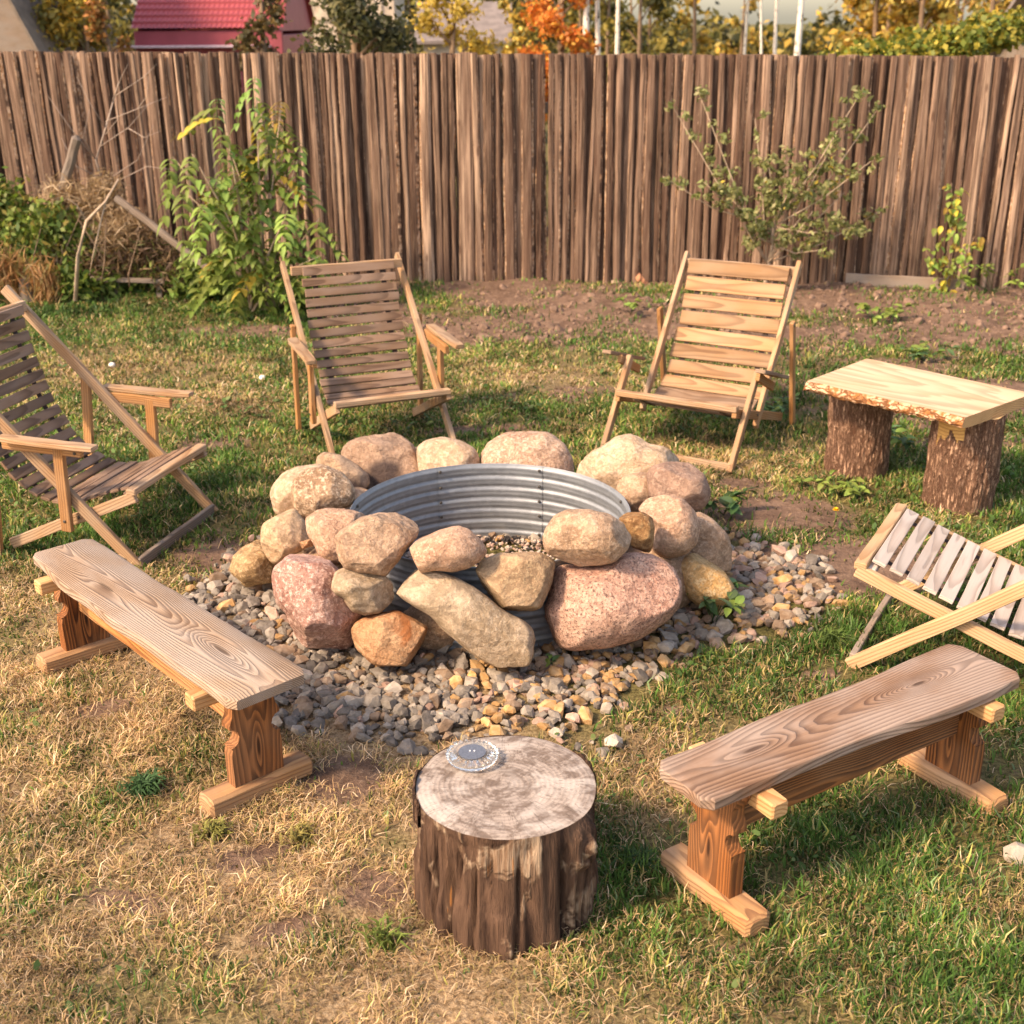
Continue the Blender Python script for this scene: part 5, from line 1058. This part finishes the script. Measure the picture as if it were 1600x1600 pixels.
# clover and ground leaves
x, y = scatter(150000, lambda a, b: dens_all(a, b, 1, 1)*np.clip(.15+1.4*n2(a, b, 1.6, 3, 200.), .02, 1)*(1-.8*dry(a, b))*(.5+.5*sstep(4, 6, b)), 2., 10.8)
n = len(x); P = np.stack([x, y, gh(x, y)+rng.uniform(.008, .035, n)], 1); nr = np.stack([rng.normal(0, .35, n), rng.normal(-.1, .35, n), np.ones(n)], 1); nr /= np.linalg.norm(nr, axis=1)[:, None]
tv = rng.normal(size=(n, 3)); tv -= (tv*nr).sum(1)[:, None]*nr; tv /= np.linalg.norm(tv, axis=1)[:, None]; bv = np.cross(nr, tv); L = (rng.uniform(.007, .017, n)*(1+.5*np.clip((y-3)/5, 0, 1)))[:, None]
V = np.stack([P-tv*L, P-tv*L*.2+bv*L*.55, P+tv*L*.7+bv*L*.45, P+tv*L, P+tv*L*.7-bv*L*.45, P-tv*L*.2-bv*L*.55], 1).reshape(-1, 3)
pal = np.array([(.08, .15, .035), (.11, .19, .05), (.06, .115, .03), (.16, .21, .07)]); c = pal[rng.integers(4, size=n)]*rng.uniform(.7, 1.3, (n, 1)); print('clover', n)
tag(put('clover', fastmesh('clover', V, np.arange(6*n), np.arange(0, 6*n, 6), np.full(n, 6), LEAFM, np.repeat(c, 6, 0))), 'small round ground leaves scattered through the lawn', 'ground cover', kind='stuff')

# ------------------------------------------------------------------ beyond the fence
def G(x, y): return float(gh(x, y))
RED = NB('red_metal_roof'); n_ = RED.noise(objco(RED), 3, 4); REDM = RED.fin(RED.mix(n_, (.34, .055, .065), (.40, .075, .08)), .45, None, .5)
PINK = flat('pink_red_siding', (.34, .075, .09), .5, ns=3, var=.08); PALEW = flat('pale_plaster', (.52, .43, .33), .8, ns=3)
h1 = empty('red_roofed_house', (-6.8, 30, G(-6.8, 30)), 0, 'house with a raspberry-red metal tile roof beyond the fence, upper left', 'house')
gz = G(-6.8, 30); ez = 2.03-gz; xl, xr = -1.68, 1.75
V = []; Fc = []; rows = 16; cols_ = 90; wdt = xr-xl
for i in range(rows):
    for side_ in (0, 1):
        u = (i+side_*.999)/rows; y_ = u*2.6; z_ = ez+u*2.2+(.05 if side_ == 0 else 0.)
        for j in range(cols_+1):
            x_ = xl+wdt*j/cols_+.3*0; V.append((x_+(.18*u if j == 0 else 0), y_, z_+.022*abs(sin(pi*j/3.0))))
rw = cols_+1
for i in range(rows*2-1):
    for j in range(cols_): Fc.append((i*rw+j, i*rw+j+1, (i+1)*rw+j+1, (i+1)*rw+j))
put('roof', mesh('roof', V, Fc, (REDM,)), h1)
beam('wall', ((xl+xr)/2, .12, -.2), ((xl+xr)/2, .12, ez), wdt-.1, .12, PINK, h1, up=(0, 1, 0))
beam('back_wall', ((xl+xr)/2, 4.9, -.2), ((xl+xr)/2, 4.9, ez), wdt-.1, .12, PINK, h1, up=(0, 1, 0))
for x in (xl+.1, xr-.1): beam('side_wall', (x, .2, (ez-.2)/2), (x, 4.85, (ez-.2)/2), .1, ez, PINK, h1)
V = [(xl, 2.6, ez+2.2), (xr, 2.6, ez+2.2), (xr, 5.2, ez), (xl, 5.2, ez)]; put('rear_roof', mesh('rear_roof', V, [(0, 1, 2, 3)], (REDM,)), h1)
for x in (xl+.12, xr-.12): put('gable', mesh('gable', [(x, .1, ez-.02), (x, 2.6, ez+2.12), (x, 5.1, ez-.02)], [(0, 1, 2)], (PINK,)), h1)
beam('eave_board', (xl-.1, -.02, ez-.33), (xr-.3, -.02, ez-.33), .5, .05, flat('pale_eave', (.75, .55, .58)), h1)
def house(name, label, x0, x1, Y, zt, zr, mw, mr, dy=4.):
    g_ = G((x0+x1)/2, Y); t_ = empty(name, ((x0+x1)/2, Y, g_), 0, label, 'house'); w_ = (x1-x0)/2; a, b = zt-g_, zr-g_
    V = [(-w_, 0, -.3), (w_, 0, -.3), (w_, 0, a), (-w_, 0, a), (-w_, dy, -.3), (w_, dy, -.3), (w_, dy, a), (-w_, dy, a), (-w_, dy/2, b-.1), (w_, dy/2, b-.1)]
    put('wall', mesh('wall', V, [(0, 1, 2, 3), (5, 4, 7, 6), (1, 5, 6, 9, 2), (4, 0, 3, 8, 7)], (mw,)), t_)
    e = .25; V = []
    for (y_, z_) in ((-e, a-.1), (dy/2, b), (dy+e, a-.1)):
        for x_ in (-w_-e, w_+e): V += [(x_, y_, z_), (x_, y_, z_+.08)]
    put('roof', mesh('roof', V, [(0, 2, 6, 4), (1, 5, 7, 3), (4, 6, 10, 8), (5, 9, 11, 7), (0, 1, 3, 2), (8, 10, 11, 9), (0, 4, 5, 1), (4, 8, 9, 5), (2, 3, 7, 6), (6, 7, 11, 10)], (mr,)), t_)
    for x_ in (-w_*.45, w_*.45):
        f_ = beam('window', (x_, -.03, a-1.35), (x_, -.03, a-.45), .7, .06, PALEW, t_, up=(0, 1, 0)); put('pane', mesh('pane', [(-.4, -.28, .034), (.4, -.28, .034), (.4, .28, .034), (-.4, .28, .034)], [(0, 1, 2, 3)], (flat('dark_pane', (.05, .06, .07), .1),)), f_)
    return t_
GREYR = flat('grey_slate_roof', (.20, .165, .15), .8, ns=4)
house('grey_roofed_cottage', 'low cottage with a grey roof beyond the fence behind the yellow bush', -2.3, -.15, 36, 1.72, 2.62, PALEW, GREYR)
house('cream_walled_house', 'cream walled house half hidden by the dark apple tree beyond the fence', -6.0, -3.4, 40, 3.6, 5.0, PALEW, GREYR)
bt = empty('steep_roofed_shed', (-10.6, 24.5, G(-10.6, 24.5)), 0, 'steep grey-brown shed roof in the top left corner beyond the fence', 'shed'); g_ = G(-10.6, 24.5); MR = flat('mossy_roof', (.20, .155, .12), .9, ns=5)
a_, b_ = atY(62, 80, 24.5), atY(18, 0, 24.5); wx = a_[0]+10.6; sl_ = (b_[2]-a_[2])/(a_[0]-b_[0]); ex = wx+(a_[2]-g_-.6)/sl_*1.0; V = []
for y_ in (-.2, 5): V += [(ex, y_, .6), (0, y_, .6+sl_*ex), (-ex, y_, .6)]
V += [(x-0., y, z+.12) for x, y, z in V]
put('roof', mesh('roof', V, [(0, 1, 4, 3), (1, 2, 5, 4), (6, 9, 10, 7), (7, 10, 11, 8), (0, 6, 7, 1), (1, 7, 8, 2), (3, 4, 10, 9), (4, 5, 11, 10)], (MR,)), bt)
put('gable', mesh('gable', [(ex-.1, 0, .6), (0, 0, .55+sl_*ex), (-ex+.1, 0, .6), (-ex+.1, 0, -.3), (ex-.1, 0, -.3)], [(0, 1, 2, 3, 4)], (W_GREY,)), bt)
house('shed_roof_right', 'grey roof peeking above the vines beyond the fence, top right', 7.7, 12, 17.5, 1.3, 2.6, W_GREY, GREYR)
BIRCH = NB('birch_bark'); bc = objco(BIRCH); bn = BIRCH.noise(BIRCH.vmul(bc, (6, 6, 3)), 3., 4); BIRCHM = BIRCH.fin(BIRCH.mix(BIRCH.ramp(bn, .56, .64), (.78, .70, .60), (.10, .07, .05)), .7)
TRK = flat('brown_trunk', (.20, .13, .08), .9, ns=8)
GOLD = [(.60, .37, .07), (.68, .44, .08), (.46, .28, .055), (.36, .24, .06), (.62, .49, .14)]; OLV = [(.20, .18, .045), (.28, .22, .055), (.13, .12, .04), (.36, .27, .06)]; ORG = [(.72, .26, .05), (.64, .19, .04), (.74, .38, .08), (.5, .16, .04)]; DKG = [(.05, .055, .022), (.08, .08, .03), (.12, .10, .035), (.035, .04, .018)]
def tree(name, label, x, Y, h, r_, cols, n, size, trunk=TRK, z0=.25, tr=.09, seed=0, group='trees beyond the fence', lobes=15, cat='tree', asp=.6):
    g_ = G(x, Y); t_ = empty(name, (x, Y, g_), 0, label, cat, group); r = random.Random(seed+5)
    T = [([Vector((0, 0, -.3)), Vector((r.uniform(-.05, .05), 0, h*.3)), Vector((r.uniform(-.1, .1), 0, h*.6)), Vector((r.uniform(-.12, .12), 0, h*.95))], [tr, tr*.85, tr*.6, tr*.2])]
    tubes('trunk', T, trunk, t_, 8); cen = []; rd = []; lim = []
    for i in range(lobes):
        u = (i+.5)/lobes; z = h*(z0+(1-z0)*u); a = r.uniform(0, 6.28); k = r_*(.75-.5*abs(u-.4)); c_ = Vector((cos(a)*k*.7, sin(a)*k*.7, z)); cen.append(c_); rd.append(r_*r.uniform(.42, .68)*(1-.35*u))
        lim.append(([Vector((0, 0, max(.1, z-.3*r_))), Vector((c_.x*.5, c_.y*.5, z-.1*r_)), c_], [tr*.35, tr*.25, tr*.1]))
    tubes('limb', lim, trunk, t_, 5)['kind'] = 'stuff'
    leafcloud('crown', cen, rd, n, size, cols, t_, seed=seed, shell=.15, asp=asp, kind='stuff'); return t_
tree('yellow_olive_tree', 'olive-yellow bushy tree left of the red roof', -8.3, 26, 4.2, 1.5, OLV+GOLD[:2]+[(.4, .3, .06)], 8500, .14, seed=1, z0=.1)
tree('yellow_olive_tree', 'olive-yellow tree at the far left beyond the fence, beside the barn roof', -9.6, 28, 4.6, 1.5, OLV+GOLD[:2], 7000, .14, seed=2, z0=.1)
tree('rust_leaved_bush', 'small rust-brown bush touching the left end of the red roof', -6.6, 22.0, 2.9, .55, [(.38, .16, .05), (.30, .14, .05), (.25, .17, .05)], 1500, .11, seed=3, z0=.3)
tree('dark_apple_tree', 'apple tree with dark leaves beyond the fence, above the leafy shrub', -1.75, 15.5, 2.9, .95, [(.07, .075, .03), (.11, .11, .045), (.16, .14, .055), (.05, .05, .022)], 5200, .085, seed=4, z0=.45, group='orchard trees close behind the fence')
tree('dark_apple_tree', 'brownish apple tree beyond the fence at the right end of the red roof', -2.95, 16, 2.75, .5, [(.12, .085, .04), (.08, .07, .03), (.20, .13, .05)], 2200, .085, seed=5, z0=.45, group='orchard trees close behind the fence')
tree('dark_apple_tree', 'apple tree with sparse dark leaves beyond the fence, right of centre-left', -2.2, 18, 3.0, .9, [(.07, .075, .03), (.11, .11, .045), (.16, .14, .055)], 3600, .085, seed=25, z0=.45, group='orchard trees close behind the fence')
tree('yellow_bush', 'golden yellow bush beyond the fence, before the grey roofed cottage', -1.05, 24, 3.1, 1.2, [(.62, .42, .07), (.52, .38, .08), (.40, .30, .07)], 5200, .11, seed=6, z0=.15)
tree('orange_maple', 'bright orange-red small maple beyond the middle of the fence', 0.92, 24, 3.9, .95, ORG, 4200, .12, seed=7, z0=.25)
tree('yellow_bush', 'olive yellow bush beyond the fence left of the orange maple', .15, 27, 3.2, .8, OLV+GOLD, 2000, .13, seed=8, z0=.1)
bx = [(917, 24), (932, 24.6), (966, 26), (1087, 27), (1143, 30), (1168, 28), (1213, 27), (1250, 25), (1190, 33), (1105, 35)]
bx = [bx[i] for i in (0, 1, 2, 3, 5, 6, 7, 8)]
bl = ('white birch trunk just right of the orange maple', 'white birch trunk close beside the first one, right of the maple', 'single pale birch trunk a little right of the pair', 'slim grey birch at the left end of the bright gap', 'thin pale birch in the middle of the bright gap', 'leaning pale birch at the right end of the bright gap', 'whitest birch right of the bright gap', 'faint far birch behind the bright gap')
for i, (px, Yt) in enumerate(bx):
    x_ = float(atY(px, 50, Yt)[0]); tree('birch_tree', bl[i], x_, Yt, 6.5, 1.3, GOLD, 1500, .13, BIRCHM if i != 3 else TRK, .62, (.075, .06, .055, .045, .04, .05, .075, .04)[i], 40+i, 'birches beyond the fence')
r0 = random.Random(3)
spots = [(560, 60), (640, 66), (760, 62), (830, 55), (875, 60), (950, 56), (1000, 50), (1015, 58), (985, 64), (905, 70), (1345, 50), (1370, 44), (1390, 48), (1440, 42), (1490, 46), (1550, 40), (1600, 44), (1160, 66), (1085, 60), (700, 70), (480, 64), (60, 50), (120, 60), (170, 52), (1410, 62), (1500, 60), (20, 60)]
spl = sorted(range(len(spots)), key=lambda i: spots[i][0]); ordn = ('first', 'second', 'third', 'fourth', 'fifth', 'sixth', 'seventh', 'eighth', 'ninth', 'tenth', 'eleventh', 'twelfth', 'thirteenth', 'fourteenth', 'fifteenth'); bl2 = {}; cnt = {}
for i in spl:
    k_ = spots[i][0] >= 860; k_ = (k_, spots[i][0] >= 1070); cnt[k_] = cnt.get(k_, 0)+1; bl2[i] = ordn[cnt[k_]-1]+' of its colour from the left'
for i, (px, Yt) in enumerate(spots):
    x_ = float(atY(px, 50, Yt)[0]); dk = 830 <= px <= 1065 and i % 2 == 0 or px < 900 and px > 800
    cols = DKG+OLV if px < 860 else (OLV+DKG[:1] if px < 1070 else GOLD+[(.34, .19, .05)]+OLV[:2])
    tree('forest_tree', ('dark olive tree of the far wood' if px < 860 else 'brown-olive tree of the far wood' if px < 1070 else 'golden brown tree of the far wood')+', '+bl2[i], x_, Yt, 6.0 if px in (1160, 1085) else 6.5, 1.3 if px in (1160, 1085) else 2.3, cols, 700 if px in (1160, 1085) else 2600, .30, TRK, .0, .12, 70+i, 'trees of the far wood, '+('dark' if px < 860 else 'olive' if px < 1070 else 'golden'), 8)
cen = []; rd = []
for i in range(90):
    x_ = -60+120*(i+.5)/90; cen.append((x_, 92+r0.uniform(-4, 4), G(x_, 92)+(r0.uniform(.6, 3.2) if 11 < x_ < 24 else r0.uniform(1, 9)))); rd.append(r0.uniform(2.2, 4.))
tag(leafcloud('distant_forest', cen, rd, 22000, .8, OLV+DKG+GOLD[:1], None, seed=77, shell=.3), 'far edge of the autumn wood behind everything', 'forest', kind='stuff')
# vine covered heap right behind the fence
cen = []; rd = []
for i in range(26):
    u = i/25; px = 1315+320*u; zt = 1.98+.44*u; p = atY(px, 60, 13.6); cen.append((p[0]+r0.uniform(-.1, .1), 13.6+r0.uniform(-.3, .9), zt-.28+r0.uniform(-.08, .03))); rd.append(r0.uniform(.22, .34))
vh = empty('vine_hedge', (4.6, 13.9, G(4.6, 13.9)), 0, 'hedge of green and yellow vines just behind the right part of the fence', 'hedge'); b0 = np.array([4.6, 13.9, G(4.6, 13.9)])
leafcloud('foliage', np.array(cen)-b0, rd, 9000, .075, [(.13, .17, .03), (.20, .23, .04), (.09, .12, .025), (.45, .36, .06), (.36, .30, .05)], vh, seed=21, shell=.5, asp=.75, kind='stuff')
leafcloud('lower_foliage', np.array([(p[0], p[1], p[2]-.8) for p in cen])-b0, [q_*2 for q_ in rd], 3000, .12, [(.08, .10, .02), (.05, .07, .018), (.2, .17, .04)], vh, seed=22, shell=.4, kind='stuff')
tubes('stem', [([Vector((x_, 0, -.1)), Vector((x_+.1, 0, 1.2)), Vector((x_, 0, 2.1+.16*x_))], [.03, .02, .01]) for x_ in (-1, -.3, .4, 1.1)], TWIG, vh, 6)
print('objects', len(bpy.data.objects))
